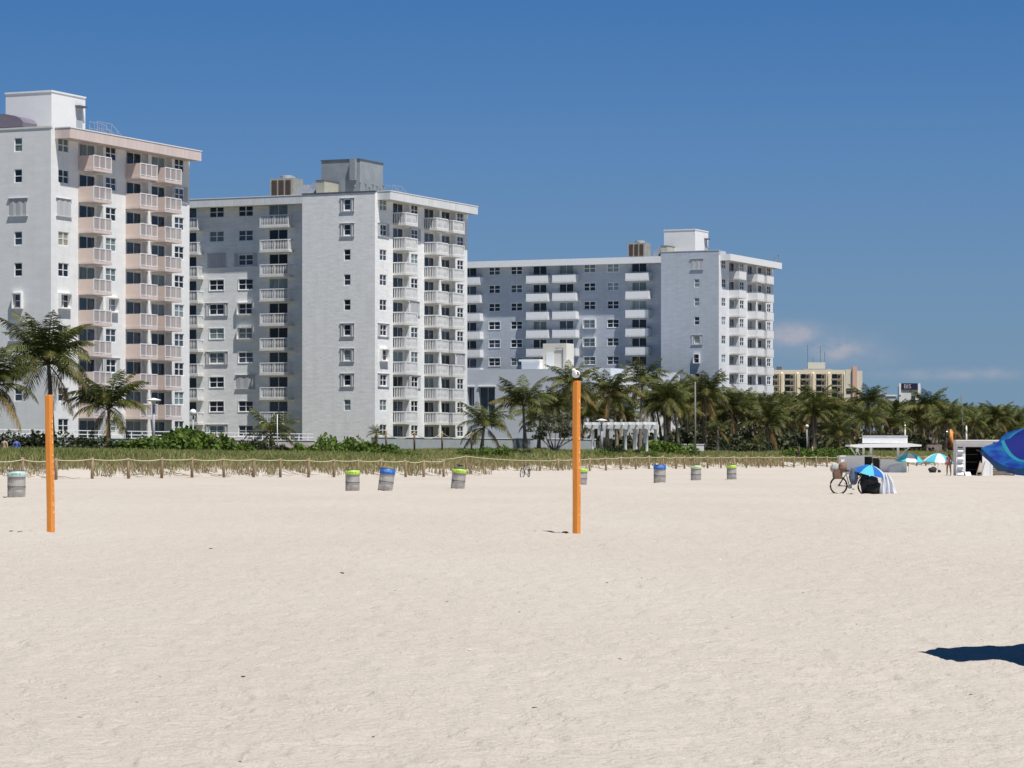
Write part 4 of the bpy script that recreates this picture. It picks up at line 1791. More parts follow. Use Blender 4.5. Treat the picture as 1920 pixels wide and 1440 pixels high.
hedge = 'sea grape bushes along the back of the dune'
for (px, n, sx, sz_, lab) in (
        (270, 117, .9, .85, 'low sea grape bush at the left end of the hedge, right of the left palms'),
        (325, 118, 1.15, 1.2, 'large sea grape bush under the salmon balcony tower'),
        (372, 118, 1.1, 1.35, 'tallest sea grape bush at the gap between the two left towers'),
        (420, 117, .9, .85, 'sea grape bush sloping down in front of the shaded wing'),
        (600, 117, .8, 1.0, 'sea grape bush at the left of the clump below the middle tower'),
        (640, 117, 1.0, 1.15, 'highest sea grape bush of the clump below the middle tower'),
        (690, 116, 1.0, .9, 'yellow tinged sea grape bush below the corner of the middle tower'),
        (735, 114, .8, .55, 'low sea grape bush tapering off by the swagged ropes'),
        (888, 117, .6, .65, 'small sea grape bush beside the path posts'),
        (925, 117, .7, .7, 'sea grape bush at the foot of the short palm'),
        (1125, 115, .5, .5, 'low sea grape bush just right of the centre orange post'),
        (1200, 115, .7, .42, 'sea grape bush below the pergola posts'),
        (1245, 117, 1.0, 1.05, 'dense sea grape bush right of the pergola'),
        (1283, 115, .6, .5, 'small sea grape bush next to the pale picket wall')):
    bush(px, n, sx, sz_, lab, group=hedge)
for i, w_ in enumerate(('leftmost', 'second from left', 'third from left', 'fourth from left', 'middle', 'fourth from right', 'third from right', 'second from right', 'rightmost')):
    bush(1488 + i * 14, 114, .8, .8, 'rounded sea grape bush of the green hedge left of the kiosk, ' + w_, group='hedge of sea grapes left of the kiosk')
for (px, n, sx, sz_, lab) in (
        (20, 121, 1.2, 1.1, 'dark shrub under the palms at the left edge'), (62, 121, 1.0, 1.1, 'dark shrub left of the left orange post'),
        (130, 121, 1.1, 1.0, 'dark shrub right of the left orange post'), (225, 121, .8, .7, 'dark shrub under the shorter left palm'),
        (450, 120, .7, .9, 'dark shrub before the pinkish wall, left one'), (470, 120, .5, 1.0, 'narrow dark shrub before the pinkish wall, middle one'),
        (515, 120, .6, 1.0, 'dark spiky shrub before the pinkish wall, right one'), (557, 120, .6, .7, 'grey green shrub between wall and sea grape clump'),
        (960, 119, .7, .6, 'dark shrub along the plain grey wall'),
        (1150, 117, .55, .9, 'dark shrub below the pergola beam'), (1182, 117, .4, .6, 'dark shrub at the pergola posts'),
        (1370, 121, 1.0, .9, 'dark shrub in the grove near the young palm'), (1395, 122, 1.1, 1.3, 'round dark shrub under low palms')):
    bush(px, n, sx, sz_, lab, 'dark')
# shade loving undergrowth filling the back of the grove
rg = np.random.default_rng(5)
Vs, Qs, Ts, off = [], [], [], 0
for i in range(150):
    px = rg.uniform(1110, 1960)
    n = rg.uniform(126, 150 if px < 1450 else 215)
    if px < 1240 and n < 141:
        n = rg.uniform(150, 160)
    X, Y = pn(px, n)
    V, Q, T = leaf_blob(900 + i, 420, 4.5, 3.5, rg.uniform(1.6, 3.2) + (2.6 if n > 140 and px > 1290 else 0), .30, .3, 5)
    V = V + np.array([X, Y, 2.0])
    Vs.append(V)
    Qs.append(Q + off)
    Ts.append(T)
    off += len(V)
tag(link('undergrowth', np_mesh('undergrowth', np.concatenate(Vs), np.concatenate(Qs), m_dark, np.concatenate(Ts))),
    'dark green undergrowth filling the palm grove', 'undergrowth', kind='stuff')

# small spreading tree left of the centre post
X, Y = pn(1040, 120)
zg = hz(X, Y)
tr_ = thing('sea_grape_tree', 'small open crowned sea grape tree left of the centre orange post', 'tree', (X, Y, zg), 0)
s = MB()
TR = random.Random(4)
ends = []
for k in range(7):
    a = -1.2 + k * .42
    l = TR.uniform(1.8, 2.8)
    p0 = (0, 0, .1)
    p1 = (math.sin(a) * .6, TR.uniform(-.3, .3), .9)
    p2 = (math.sin(a) * l * .8, TR.uniform(-.8, .8), 1.4 + math.cos(a) * l * .55)
    p3 = (math.sin(a) * l * 1.1, TR.uniform(-1.2, 1.2), 2.0 + math.cos(a) * l * .8)
    s.tube([p0, p1, p2, p3], [.11, .08, .05, .02], 6)
    ends += [p2, p3]
s.build('trunk', mat('grey_bark', (.16, .14, .12), .9, .2, 5), tr_, True)
rg = np.random.default_rng(8)
Vs, Qs, Ts, off = [], [], [], 0
for e_ in ends:
    V, Q, T = leaf_blob(int(rg.integers(1e6)), 300, 1.0, .9, .7, .10, .25, 4)
    Vs.append(V + np.array(e_) - np.array([0, 0, .2]))
    Qs.append(Q + off)
    Ts.append(T)
    off += len(V)
m_grey_leaf = leafmat('grey_green_leaf', (.055, .075, .045), (.095, .115, .065), .8, .2, True, .1, (.14, .12, .06))
link('crown', np_mesh('crown', np.concatenate(Vs), np.concatenate(Qs), m_grey_leaf, np.concatenate(Ts)), tr_)

# dune grass
rg = np.random.default_rng(31)
s0, s1 = 120.0, 470.0
NG = 300000
gs = s0 + (s1 - s0) * rg.random(NG) ** 1.25
d = .8 + 26.5 * rg.random(NG) ** .85
nn = fence_n(gs) + d
gx = gs * UX + nn * VX
gy = gs * UY + nn * VY
cl_ = fbm(gs * .55, nn * .8, 3)
keep = (rg.random(NG) < np.clip(.5 + d * .2, 0, 1)) & (cl_ > np.interp(d, [.8, 1.8, 2.8, 4.0], [.17, .04, -.10, -.5]))
keep &= (np.abs(gx / np.maximum(gy, 1)) < .2)
keep &= ~((np.abs(gs - S_GAP - 1.5) < 1.6) & (d < 16))
gs, d, nn, gx, gy, cl_ = gs[keep], d[keep], nn[keep], gx[keep], gy[keep], cl_[keep]
G = len(gs)
gz = height(gx, gy)
hgt = rg.uniform(.40, .85, G) * np.interp(d, [0, 4, 10, 26], [.85, .95, .95, .75])
az = rg.uniform(0, 2 * np.pi, G)
ln = rg.uniform(.15, .85, G) * hgt
wd = rg.uniform(.014, .03, G) * np.interp(gy, [180, 420], [1.0, 1.7])
p0 = np.stack([gx, gy, gz - .05], -1)
tx_ = np.cos(az) * wd
ty_ = np.sin(az) * wd * .3
bend = np.stack([np.cos(az * 3) * ln, np.sin(az * 3) * ln, np.zeros(G)], -1)
a0 = p0 + np.stack([-tx_, ty_, np.zeros(G)], -1)
a1 = p0 + np.stack([tx_, -ty_, np.zeros(G)], -1)
m0 = a0 + bend * .35 + np.array([0, 0, 1]) * (hgt * .6)[:, None]
m1 = a1 + bend * .35 + np.array([0, 0, 1]) * (hgt * .6)[:, None]
tp = p0 + bend + np.array([0, 0, 1]) * (hgt * np.cos(ln / hgt * .6))[:, None]
V = np.stack([a0, a1, m1, m0, tp], 1).reshape(-1, 3)
bi = np.arange(G)[:, None] * 5
Fq = np.concatenate([bi + np.array([[0, 1, 2]]), bi + np.array([[0, 2, 3]]), bi + np.array([[3, 2, 4]])])
dryness = np.clip(np.interp(d, [0, 3.0, 4.5, 8, 26], [.95, .75, .3, .05, .0]) + rg.normal(0, .22, G) + cl_ * .5, 0, 1)
tag(link('dune_grass', np_mesh('dune_grass', V, Fq, m_grass, np.repeat(dryness, 5))), 'tawny and green sea oats covering the dune behind the rope fence', 'dune grass', kind='stuff')

# runners and dead stalks lying down the sandy face of the dune
s = MB()
RR = random.Random(12)
for k in range(420):
    ss = RR.uniform(140, 400)
    d0 = RR.uniform(.6, 3.5)
    n0 = float(fence_n(np.array([ss]))[0])
    az_ = RR.uniform(-1.2, 1.2)
    L_ = RR.uniform(.5, 1.7)
    pts = []
    for j in range(4):
        dd_ = d0 - L_ * j / 3 * math.cos(az_)
        s_ = ss + L_ * j / 3 * math.sin(az_)
        X, Y = s_ * UX + (n0 + dd_) * VX, s_ * UY + (n0 + dd_) * VY
        pts.append((X, Y, hz(X, Y) + .05 + RR.uniform(0, .12)))
    s.tube(pts, [.02, .018, .014, .008], 3, False)
tag(s.build('dead_stalks', mat('dead_stalk', (.16, .11, .07), .9)), 'dead grass stalks trailing down the sandy dune face', 'dead stalks', kind='stuff')

# ------------------------------------------------------------------ volleyball posts
m_or = mat('orange_painted_post', (.72, .23, .025), .55, .10, 3, (6, 6, .5), .004, 20, col2=(.80, .30, .05))


def orange_post(px, Y, h, label, rz, lean):
    X = (px - 960) / F * Y
    o = thing('volleyball_post', label, 'post', (X, Y, hz(X, Y) - .05), rz)
    o.rotation_euler = (0, lean, rz)
    s = MB()
    c, w = .015, .064
    prof = [(-w + c, -w), (w - c, -w), (w, -w + c), (w, w - c), (w - c, w), (-w + c, w), (-w, w - c), (-w, -w + c)]
    n = len(prof)
    zs = [-.4, 0, .7, 1.4, 2.1, h - .02, h]
    for i, z in enumerate(zs):
        k = .94 if i == len(zs) - 1 else 1
        for (x, y_) in prof:
            s.v.append((x * k + .004 * math.sin(z * 2.3), y_ * k, z))
    for i in range(len(zs) - 1):
        for k in range(n):
            s.f.append((i * n + k, i * n + (k + 1) % n, (i + 1) * n + (k + 1) % n, (i + 1) * n + k))
            s.mi.append(0)
    s.f.append(tuple((len(zs) - 1) * n + k for k in range(n)))
    s.mi.append(0)
    s.build('timber', m_or, o)
    q = MB()
    R = random.Random(int(px))
    for k in range(16):
        z = .4 + k * (h - .7) / 16 + R.uniform(-.05, .05)
        q.box(w + .001, w + .005, -.012 + R.uniform(-.02, .02), .012 + R.uniform(-.01, .02), z, z + R.uniform(.03, .09))
    q.build('worn_patches', mat('worn_orange', (.86, .50, .22), .6), o)
    return o


orange_post(95.5, 60.4, 2.83, 'bright orange wooden volleyball post leaning slightly, at the left', math.radians(-24), math.radians(-1.0))
orange_post(1081, 59.8, 3.1, 'bright orange wooden volleyball post with a gull on top, near the centre', math.radians(-33), 0)

# gull
X, Y = (1080 - 960) / F * 59.8, 59.8
g = thing('gull', 'white and grey gull perched on top of the centre orange post', 'bird', (X, Y, hz(X, Y) + 3.05), math.radians(150))
s = MB()
s.ball((0, 0, .135), .075, 12, 8, (1.0, 1.5, 1.05))
s.ball((0, .09, .205), .042, 10, 7, (1, 1.1, 1))
s.tube([(0, .07, .15), (0, .09, .20)], [.05, .036], 8)
s.build('body', M['white'], g, True)
s = MB()
for sx in (-1, 1):
    s.hull([(sx * .055, .06, .11), (sx * .085, .06, .12), (sx * .05, -.20, .13), (sx * .03, -.20, .12),
            (sx * .04, .06, .19), (sx * .07, .06, .18), (sx * .03, -.20, .16), (sx * .02, -.20, .15)])
s.build('wing', mat('gull_grey', (.07, .07, .08), .7), g)
s = MB()
s.tube([(0, .13, .2), (0, .17, .19)], [.012, .003], 5)
s.build('beak', mat('gull_beak', (.4, .25, .03), .5), g)
for sx in (-1, 1):
    MB().tube([(sx * .025, 0, 0), (sx * .025, 0, .08)], .006, 4).build('leg', M['dgrey'], g)

# ------------------------------------------------------------------ litter barrels
m_mesh = mat('expanded_metal', (.44, .42, .39), .7, .2, 6, col2=(.58, .56, .52))
m_liner = mat('grey_liner', (.58, .55, .52), .7, .28, 3, (1, 1, .6), bump=.02, bscale=6)
m_hoop = mat('hoop_metal', (.12, .11, .11), .7)
BAND = {'blue': mat('blue_band', (.02, .14, .52), .5, .12, 5), 'lime': mat('lime_band', (.42, .62, .08), .5, .1, 4),
        'pale': mat('pale_green_band', (.45, .62, .45), .5, .2, 5, col2=(.42, .50, .62)), 'pale2': mat('faded_lime_band', (.50, .62, .35), .5, .15, 5)}
_r, _h = .295, .90
s = MB()
nb_ = 30
for k in range(nb_):
    a0 = 2 * math.pi * k / nb_
    for sg in (1, -1):
        a1 = a0 + sg * .55
        s.tube([(math.cos(a0 + (a1 - a0) * u) * _r, math.sin(a0 + (a1 - a0) * u) * _r, u * .72) for u in (0, .33, .66, 1)], .006, 3, False)
mesh_me = s.mesh('mesh_wall', m_mesh)
liner_me = MB().lathe([(0, .02), (_r - .02, .02), (_r - .025, .3), (_r - .02, .6), (_r - .03, .80)], 20).mesh('liner', m_liner, True)
s = MB()
for z in (.0, .36, .72):
    s.lathe([(_r - .004, z), (_r + .014, z + .005), (_r + .014, z + .03), (_r - .004, z + .035)], 24)
hoop_me = s.mesh('hoops', m_hoop)
band_me = {}
for k_, m_ in BAND.items():
    band_me[k_] = MB().lathe([(_r + .016, .70), (_r + .02, .71), (_r + .02, .895), (_r + .004, .90), (_r - .06, .905)], 24).mesh('band', m_, True)
s = MB()
R = random.Random(9)
# worn, unreadable print on the band: a row of letter sized strokes
for k in range(9):
    a = -math.pi / 2 - .45 + k * .085
    rr = _r + .0215
    z0, z1 = .775, .775 + R.uniform(.045, .065)
    s.quad((math.cos(a) * rr, math.sin(a) * rr, z0), (math.cos(a + .045) * rr, math.sin(a + .045) * rr, z0),
           (math.cos(a + .045) * rr, math.sin(a + .045) * rr, z1), (math.cos(a) * rr, math.sin(a) * rr, z1))
for k in range(2):
    a = -math.pi / 2 + .42 + k * .09
    s.quad((math.cos(a) * rr, math.sin(a) * rr, .765), (math.cos(a + .07) * rr, math.sin(a + .07) * rr, .765),
           (math.cos(a + .05) * rr, math.sin(a + .05) * rr, .845), (math.cos(a + .02) * rr, math.sin(a + .02) * rr, .845))
print_dark = s.mesh('print', mat('faded_print', (.16, .26, .08), .6))
print_pale = s.mesh('print', mat('pale_print', (.20, .42, .75), .6))
rim_me = MB().lathe([(_r + .02, .897), (_r + .026, .905), (_r + .02, .925), (_r - .01, .925), (_r - .01, .88)], 24).mesh('rim', m_hoop)
for (px, py, hpx, band, tx_, tyy, lab) in (
        (31, 933, 52, 'pale', 0, 0, 'wire mesh litter barrel with faded pale green band, at the left edge'),
        (661, 920.5, 41, 'lime', 0, 0, 'upright mesh litter barrel with lime band, left neighbour of the tilted blue one'),
        (722, 920, 43, 'blue', .13, -.04, 'leaning mesh litter barrel with bright blue band'),
        (858, 917, 40, 'lime', .10, .02, 'slightly leaning mesh litter barrel with lime band and a bird on its rim'),
        (1089, 911, 34, 'lime', .05, 0, 'mesh litter barrel half hidden behind the centre orange post'),
        (1237, 906, 35, 'blue', 0, 0, 'upright mesh litter barrel with blue band, right of the centre post'),
        (1305, 901, 30, 'pale2', 0, 0, 'mesh litter barrel with pale lime band, middle of the right three'),
        (1372, 898, 28, 'lime', -.02, 0, 'farthest mesh litter barrel, lime band half hidden by dark liner')):
    X, Y = gp(px, py)
    zg = hz(X, Y)
    sc_ = (hpx / F * Y) / .925
    o = thing('litter_barrel', lab, 'trash can', (X, Y, zg - .02), 0, 'mesh litter barrels standing along the beach')
    o.rotation_euler = (tyy, tx_, 0)
    sx = min(max(sc_, .92), 1.16)
    o.scale = (sx, sx, sx)
    link('mesh_wall', mesh_me, o)
    link('liner', liner_me, o)
    link('hoops', hoop_me, o)
    b_ = link('band', band_me[band], o)
    link('print', print_dark if band != 'blue' else print_pale, b_)
    link('rim', rim_me, o)
X, Y = gp(862, 917)
bz = hz(X, Y) + .97
g = thing('pigeon', 'small dark pigeon on the rim of the lime banded leaning barrel', 'bird', (X, Y, bz), 1.2)
s = MB()
s.ball((0, 0, .08), .055, 10, 7, (1.0, 1.9, 1.0))
s.ball((0, .11, .13), .028, 8, 6)
s.tube([(0, -.08, .08), (0, -.2, .05)], [.03, .02], 6)
s.tube([(0, .08, .1), (0, .11, .13)], [.03, .022], 6)
s.tube([(0, .13, .13), (0, .16, .125)], [.008, .002], 4)
s.tube([(.02, 0, -.02), (.02, 0, .05)], .005, 3)
s.tube([(-.02, 0, -.02), (-.02, 0, .05)], .005, 3)
s.build('body', mat('pigeon_dark', (.05, .05, .06), .6), g, True)

# ------------------------------------------------------------------ bicycles
m_tyre = mat('tyre_rubber', (.02, .02, .02), .8)
m_black = mat('black_paint', (.02, .02, .025), .4)
m_silver = mat('silver_paint', (.45, .46, .48), .35, metal=.4)


def wheel(parent, x, z=.34, r=.335, y=0, rz=0):
    s = MB()
    pts = [(math.cos(a) * r, 0, math.sin(a) * r) for a in [2 * math.pi * k / 24 for k in range(25)]]
    s.tube(pts, .034, 6, False)
    w = s.build('wheel', m_tyre, parent, True)
    w.location = (x, y, z)
    w.rotation_euler = (0, 0, rz)
    s = MB()
    for k in range(14):
        a = 2 * math.pi * k / 14
        s.tube([(0, .02 * (-1) ** k, 0), (math.cos(a) * r * .95, 0, math.sin(a) * r * .95)], .0035, 3, False)
    s.tube([(0, -.05, 0), (0, .05, 0)], .025, 8)
    s.build('spokes', m_silver, w)
    return w


def bicycle(name, label, loc, rz, paint, lean=.08, turn=.3):
    o = thing(name, label, 'bicycle', loc, rz)
    o.rotation_euler = (lean, 0, rz)
    wheel(o, -.52)
    wheel(o, .52, rz=turn)
    s = MB()
    bb = (-.08, 0, .30)
    st = (-.22, 0, .80)
    hd = (.33, 0, .82)
    hb_ = (.36, 0, .70)
    for a, b__ in ((bb, st), (st, hd), (bb, hb_), ((-.52, .05, .34), bb), ((-.52, .05, .34), st), ((-.52, -.05, .34), bb), ((-.52, -.05, .34), st), (hd, hb_)):
        s.tube([a, b__], .018, 6)
    s.tube([hb_, (.42, .05, .55), (.52, .05, .34)], .014, 5)
    s.tube([hb_, (.42, -.05, .55), (.52, -.05, .34)], .014, 5)
    s.build('frame', paint, o, True)
    s = MB()
    s.hull([(-.38, -.07, .90), (-.12, -.02, .90), (-.12, .02, .90), (-.38, .07, .90), (-.38, -.08, .95), (-.10, -.02, .94), (-.10, .02, .94), (-.38, .08, .95)])
    s.tube([st, (-.24, 0, .91)], .014, 6)
    s.build('saddle', m_black, o)
    s = MB()
    s.tube([hd, (.34, 0, 1.0)], .015, 6)
    s.tube([(.25, -.3, 1.04), (.33, -.2, 1.03), (.34, 0, 1.0), (.33, .2, 1.03), (.25, .3, 1.04)], .014, 6)
    s.build('handlebar', m_black, o, True)
    s = MB()
    s.lathe([(.09, -.006), (.09, .006)], 14, (0, 0, 0), True)
    cr_ = s.build('chainring', m_silver, o)
    cr_.location = (bb[0], -.05, bb[2])
    cr_.rotation_euler = (math.pi / 2, 0, 0)
    s = MB()
    s.tube([(-.08, -.08, .30), (.04, -.08, .20)], .01, 4)
    s.tube([(-.08, .08, .30), (-.20, .08, .40)], .01, 4)
    s.box(.0, .09, -.17, -.085, .185, .21)
    s.box(-.25, -.16, .085, .17, .39, .415)
    s.build('pedal', m_black, o)
    return o


X, Y = gp(985, 890.3)
bicycle('bicycle', 'silver framed bicycle parked against the dune grass left of the centre post', (X, Y, hz(X, Y) - .02), math.radians(62), m_silver)

# ------------------------------------------------------------------ people
SKIN = {'tan': mat('skin_tan', (.38, .22, .145), .6), 'brown': mat('skin_brown', (.16, .075, .045), .6), 'fair': mat('skin_fair', (.55, .36, .27), .6)}
m_hair = mat('dark_hair', (.015, .012, .012), .6)


def skinned(name, chains, m, parent, sub=1):
    """chains: list of lists of (x,y,z,r) joined at shared indices: given as verts + edges"""
    verts, edges = chains
    me = bpy.data.meshes.new(name)
    me.from_pydata([v[:3] for v in verts], edges, [])
    o = bpy.data.objects.new(name, me)
    COL.objects.link(o)
    md = o.modifiers.new('s', 'SKIN')
    for i, v in enumerate(verts):
        r = v[3]
        me.skin_vertices[0].data[i].radius = (r, r) if not isinstance(r, tuple) else r
    me.skin_vertices[0].data[0].use_root = True
    m2 = o.modifiers.new('u', 'SUBSURF')
    m2.levels = m2.render_levels = sub
    dg = bpy.context.evaluated_depsgraph_get()
    me2 = bpy.data.meshes.new_from_object(o.evaluated_get(dg))
    me2.name = name
    bpy.data.objects.remove(o)
    me2.materials.clear()
    for mm_ in (m if isinstance(m, (list, tuple)) else [m]):
        me2.materials.append(mm_)
    me2.polygons.foreach_set('use_smooth', [True] * len(me2.polygons))
    return link(name, me2, parent)


def person(label, loc, rz, H=1.7, skin='tan', wear=None, hair='short', stride=.12, arms=None, female=False, group=None):
    """standing or walking adult; wear = list of (material, zlow, zhigh, 'name') bands of clothing"""
    k = H / 1.75
    o = thing('person', label, 'person', loc, rz)
    sw = .17 if female else .20
    hw = .10
    A = arms or ((.07, .02), (.07, -.02))
    V = [(0, 0, .95, .125), (0, 0, 1.12, .115), (0, 0, 1.30, .135), (0, 0, 1.43, .10), (0, 0, 1.50, .058), (0, .01, 1.57, .055), (0, .02, 1.66, .098), (0, .02, 1.74, .070)]
    E_ = [(0, 1), (1, 2), (2, 3), (3, 4), (4, 5), (5, 6), (6, 7)]
    for s_, st_, (ax, ay) in ((-1, stride, A[0]), (1, -stride, A[1])):
        i = len(V)
        V += [(s_ * hw, 0, .88, .10), (s_ * hw * 1.0, st_ * .6, .50, .062), (s_ * hw * .95, st_ * .9 - .02, .30, .056), (s_ * hw * .9, st_ * 1.0 - .03, .09, .036), (s_ * hw, st_ + .10, .035, .034)]
        E_ += [(0, i), (i, i + 1), (i + 1, i + 2), (i + 2, i + 3), (i + 3, i + 4)]
        i = len(V)
        V += [(s_ * sw, 0, 1.40, .058), (s_ * (sw + ax), ay, 1.12, .042), (s_ * (sw + ax * 1.1), ay * 3 + .06, .89, .030), (s_ * (sw + ax), ay * 3 + .09, .80, .036)]
        E_ += [(3, i), (i, i + 1), (i + 1, i + 2), (i + 2, i + 3)]
    V = [(x * k, y_ * k, z * k, r * k) for (x, y_, z, r) in V]
    body = skinned('body', (V, E_), SKIN[skin], o, 2)
    # ears and nose
    s = MB()
    s.ball((0, .125 * k, 1.655 * k), .014 * k, 6, 4)
    s.build('nose', SKIN[skin], body)
    hb_ = MB()
    hb_.ball((0, -.012 * k, 1.70 * k), .108 * k, 12, 8, (1, 1.05, .95))
    if hair == 'long':
        hb_.tube([(0, -.06 * k, 1.68 * k), (0, -.10 * k, 1.5 * k), (0, -.09 * k, 1.35 * k)], [.09 * k, .08 * k, .04 * k], 8)
    hb_.build('hair', m_hair, o, True)
    # clothing follows the body: copy of the body faces inside each height band, swollen a little
    for (m_, z0, z1, nm, arms_too) in (wear or []):
        me = body.data
        vs = [v.co.copy() for v in me.vertices]
        ns = [v.normal.copy() for v in me.vertices]
        q = MB()
        mp_ = {}
        for p_ in me.polygons:
            c = p_.center
            if z0 * k < c.z < z1 * k and (arms_too or abs(c.x) < (sw - .005) * k):
                ids = []
                for vi in p_.vertices:
                    if vi not in mp_:
                        mp_[vi] = len(q.v)
                        q.v.append(tuple(vs[vi] + ns[vi] * .014 * k))
                    ids.append(mp_[vi])
                q.f.append(tuple(ids))
                q.mi.append(0)
        q.build(nm, m_, o, True)
    return o


m_blue_shirt = mat('blue_shirt', (.06, .12, .42), .8)
m_pink = mat('coral_bikini', (.55, .12, .13), .7)
m_darkcl = mat('dark_shorts', (.03, .03, .05), .8)
X, Y = pn(1780, 0.0)[0], 214.0
X = (1779 - 960) / F * Y
person('tanned woman in a coral bikini walking away beside the striped umbrella and white hut', (X, Y, hz(X, Y)), math.radians(15), 1.68, 'tan',
       [(m_pink, .84, 1.0, 'bikini_bottom', True), (m_pink, 1.22, 1.34, 'bikini_top', False)], 'long', .14, ((.05, .0), (.08, .03)), True)
for (px, n, pyh, rz, skin, wear, lab) in (
        (31, 118.5, 821, .6, 'tan', [(m_blue_shirt, 1.0, 1.46, 'shirt', True), (m_darkcl, .55, .99, 'shorts', True)], 'person in a blue shirt seen from the waist up behind the dune grass'),
        (8, 118.5, 820, -.4, 'fair', [(mat('tan_top', (.45, .33, .22), .8), 1.0, 1.46, 'top', True), (m_darkcl, .55, .99, 'shorts', True)], 'person in a tan top behind the dune grass at the left edge'),
        (1498, 112.5, 833, 1.5, 'brown', [(m_darkcl, .55, .99, 'shorts', True)], 'dark skinned bare chested person walking behind the dune grass before the hedge'),
        (1523, 112.5, 834, -1.5, 'fair', [(m_darkcl, .55, .99, 'shorts', True)], 'fair skinned bare chested person walking behind the dune grass before the hedge')):
    X, Y = pn(px, n)
    zt = zat(pyh, Y)
    person(lab, (X, Y, zt - 1.74), rz, 1.72, skin, wear, 'short', .1)

# ------------------------------------------------------------------ parasols
def parasol(label, loc, R, H, rise, cols, tilt=(0, 0), rz=0.0, pole=True, nseg=8, valance=.0, mats=None):
    o = thing('beach_umbrella', label, 'umbrella', loc, 0)
    hub = link('canopy_frame', None, o, (0, 0, H), (tilt[0], tilt[1], rz)) if False else None
    Mx = Matrix.Translation((0, 0, H)) @ Matrix.Rotation(tilt[0], 4, 'X') @ Matrix.Rotation(tilt[1], 4, 'Y') @ Matrix.Rotation(rz, 4, 'Z')
    for i in range(nseg):
        s = MB()
        a0, a1 = 2 * math.pi * i / nseg, 2 * math.pi * (i + 1) / nseg
        nr_, na = 6, 4
        grid = []
        for r_ in range(nr_ + 1):
            u = r_ / nr_
            row = []
            for q in range(na + 1):
                w = q / na
                a = a0 + (a1 - a0) * w
                pinch = 1 - .055 * u * math.sin(math.pi * w)
                z = rise * (1 - u ** 1.9) + .0 - .05 * rise * u * math.sin(math.pi * w)
                row.append(Mx @ Vector((math.cos(a) * R * u * pinch, math.sin(a) * R * u * pinch, z)))
            grid.append(row)
        if valance:
            grid.append([p_ + (Mx.to_3x3() @ Vector((0, 0, -valance))) for p_ in grid[-1]])
        for r_ in range(len(grid) - 1):
            for q in range(na):
                s.quad(grid[r_][q], grid[r_][q + 1], grid[r_ + 1][q + 1], grid[r_ + 1][q])
        s.build('canopy_panel', cols[i % len(cols)], o, True)
    for i in range(nseg):
        a = 2 * math.pi * i / nseg
        s = MB()
        s.tube([Mx @ Vector((math.cos(a) * R * u, math.sin(a) * R * u, rise * (1 - u ** 1.9) - .015)) for u in (0, .33, .66, 1)] +
               [Mx @ Vector((math.cos(a) * (R + .05), math.sin(a) * (R + .05), -.03))], .008, 4)
        s.build('rib', M['lgrey'], o)
    s = MB()
    top = Mx @ Vector((0, 0, rise + .06))
    mid = Mx @ Vector((0, 0, -.3))
    s.tube([(mid.x, mid.y, -.3), (mid.x, mid.y, mid.z), tuple(top)], .02, 6)
    s.build('pole', M['lgrey'] if R > 1 else M['white'], o)
    return o


def cloth(name, col, var=.06):
    return mat(name, col, .75, var, 5, trans=.25)


c_teal, c_white, c_blue, c_sky = cloth('teal_canvas', (.09, .52, .64)), cloth('white_canvas', (.78, .78, .76)), cloth('blue_canvas', (.01, .14, .50)), cloth('sky_blue_canvas', (.10, .52, .66))
for (px, lab, rz_) in ((1704, 'turquoise and white striped beach umbrella beside the kiosk', .45), (1759, 'turquoise and white striped beach umbrella left of the white hut', .42)):
    Y = 236.0 if px < 1740 else 232.0
    X = (px - 960) / F * Y
    parasol(lab, (X, Y, hz(X, Y)), 1.18, zat(863 if px < 1740 else 865, Y) - .03, .62, [c_teal, c_white], (.06, .05), rz_, valance=.07)
# small blue umbrella over the loaded bicycle
X, Y = gp(1630, 926)
zg = hz(X, Y)
parasol('small umbrella of light blue, deep blue and white panels over the loaded bicycle', (X, Y, zg), .74, zat(888, Y) - zg, .34, [c_white, c_white, c_blue, c_sky, c_blue, c_sky, c_blue, c_white],
        (.10, .22), .15)

# big blue umbrella close at the right edge
Yb = 23.1
mb_ = bpy.data.materials.new('marbled_blue_canvas')
mb_.use_nodes = True
t = mb_.node_tree
b = t.nodes['Principled BSDF']
b.inputs['Roughness'].default_value = .55
tcn = t.nodes.new("ShaderNodeTexCoord")
ln_ = t.nodes.new("ShaderNodeVectorMath")
ln_.operation = 'LENGTH'
mpn = t.nodes.new("ShaderNodeMapping")
mpn.inputs['Scale'].default_value = (1, 1, 0)
t.links.new(tcn.outputs['Object'], mpn.inputs[0])
t.links.new(mpn.outputs[0], ln_.inputs[0])
nz = t.nodes.new("ShaderNodeTexNoise")
nz.inputs['Scale'].default_value = 3.2
nz.inputs['Detail'].default_value = 5
nz.inputs['Distortion'].default_value = 1.1
mp2 = t.nodes.new("ShaderNodeMapping")
mp2.inputs['Scale'].default_value = (1, 1, 4)
t.links.new(tcn.outputs['Object'], mp2.inputs[0])
t.links.new(mp2.outputs[0], nz.inputs['Vector'])
r1_ = t.nodes.new("ShaderNodeValToRGB")
cr = r1_.color_ramp
cr.elements[0].position = .30
cr.elements[0].color = (.002, .010, .09, 1)
cr.elements[1].position = .72
cr.elements[1].color = (.010, .13, .11, 1)
e = cr.elements.new(.44)
e.color = (.002, .03, .23, 1)
e = cr.elements.new(.55)
e.color = (.004, .09, .30, 1)
t.links.new(nz.outputs[0], r1_.inputs[0])
ls = t.nodes.new("ShaderNodeMath")
ls.operation = 'LESS_THAN'
ls.inputs[1].default_value = .945
t.links.new(ln_.outputs['Value'], ls.inputs[0])
mxx = t.nodes.new("ShaderNodeMix")
mxx.data_type = 'RGBA'
t.links.new(ls.outputs[0], mxx.inputs[0])
t.links.new(r1_.outputs[0], mxx.inputs[6])
mxx.inputs[7].default_value = (.004, .010, .15, 1)
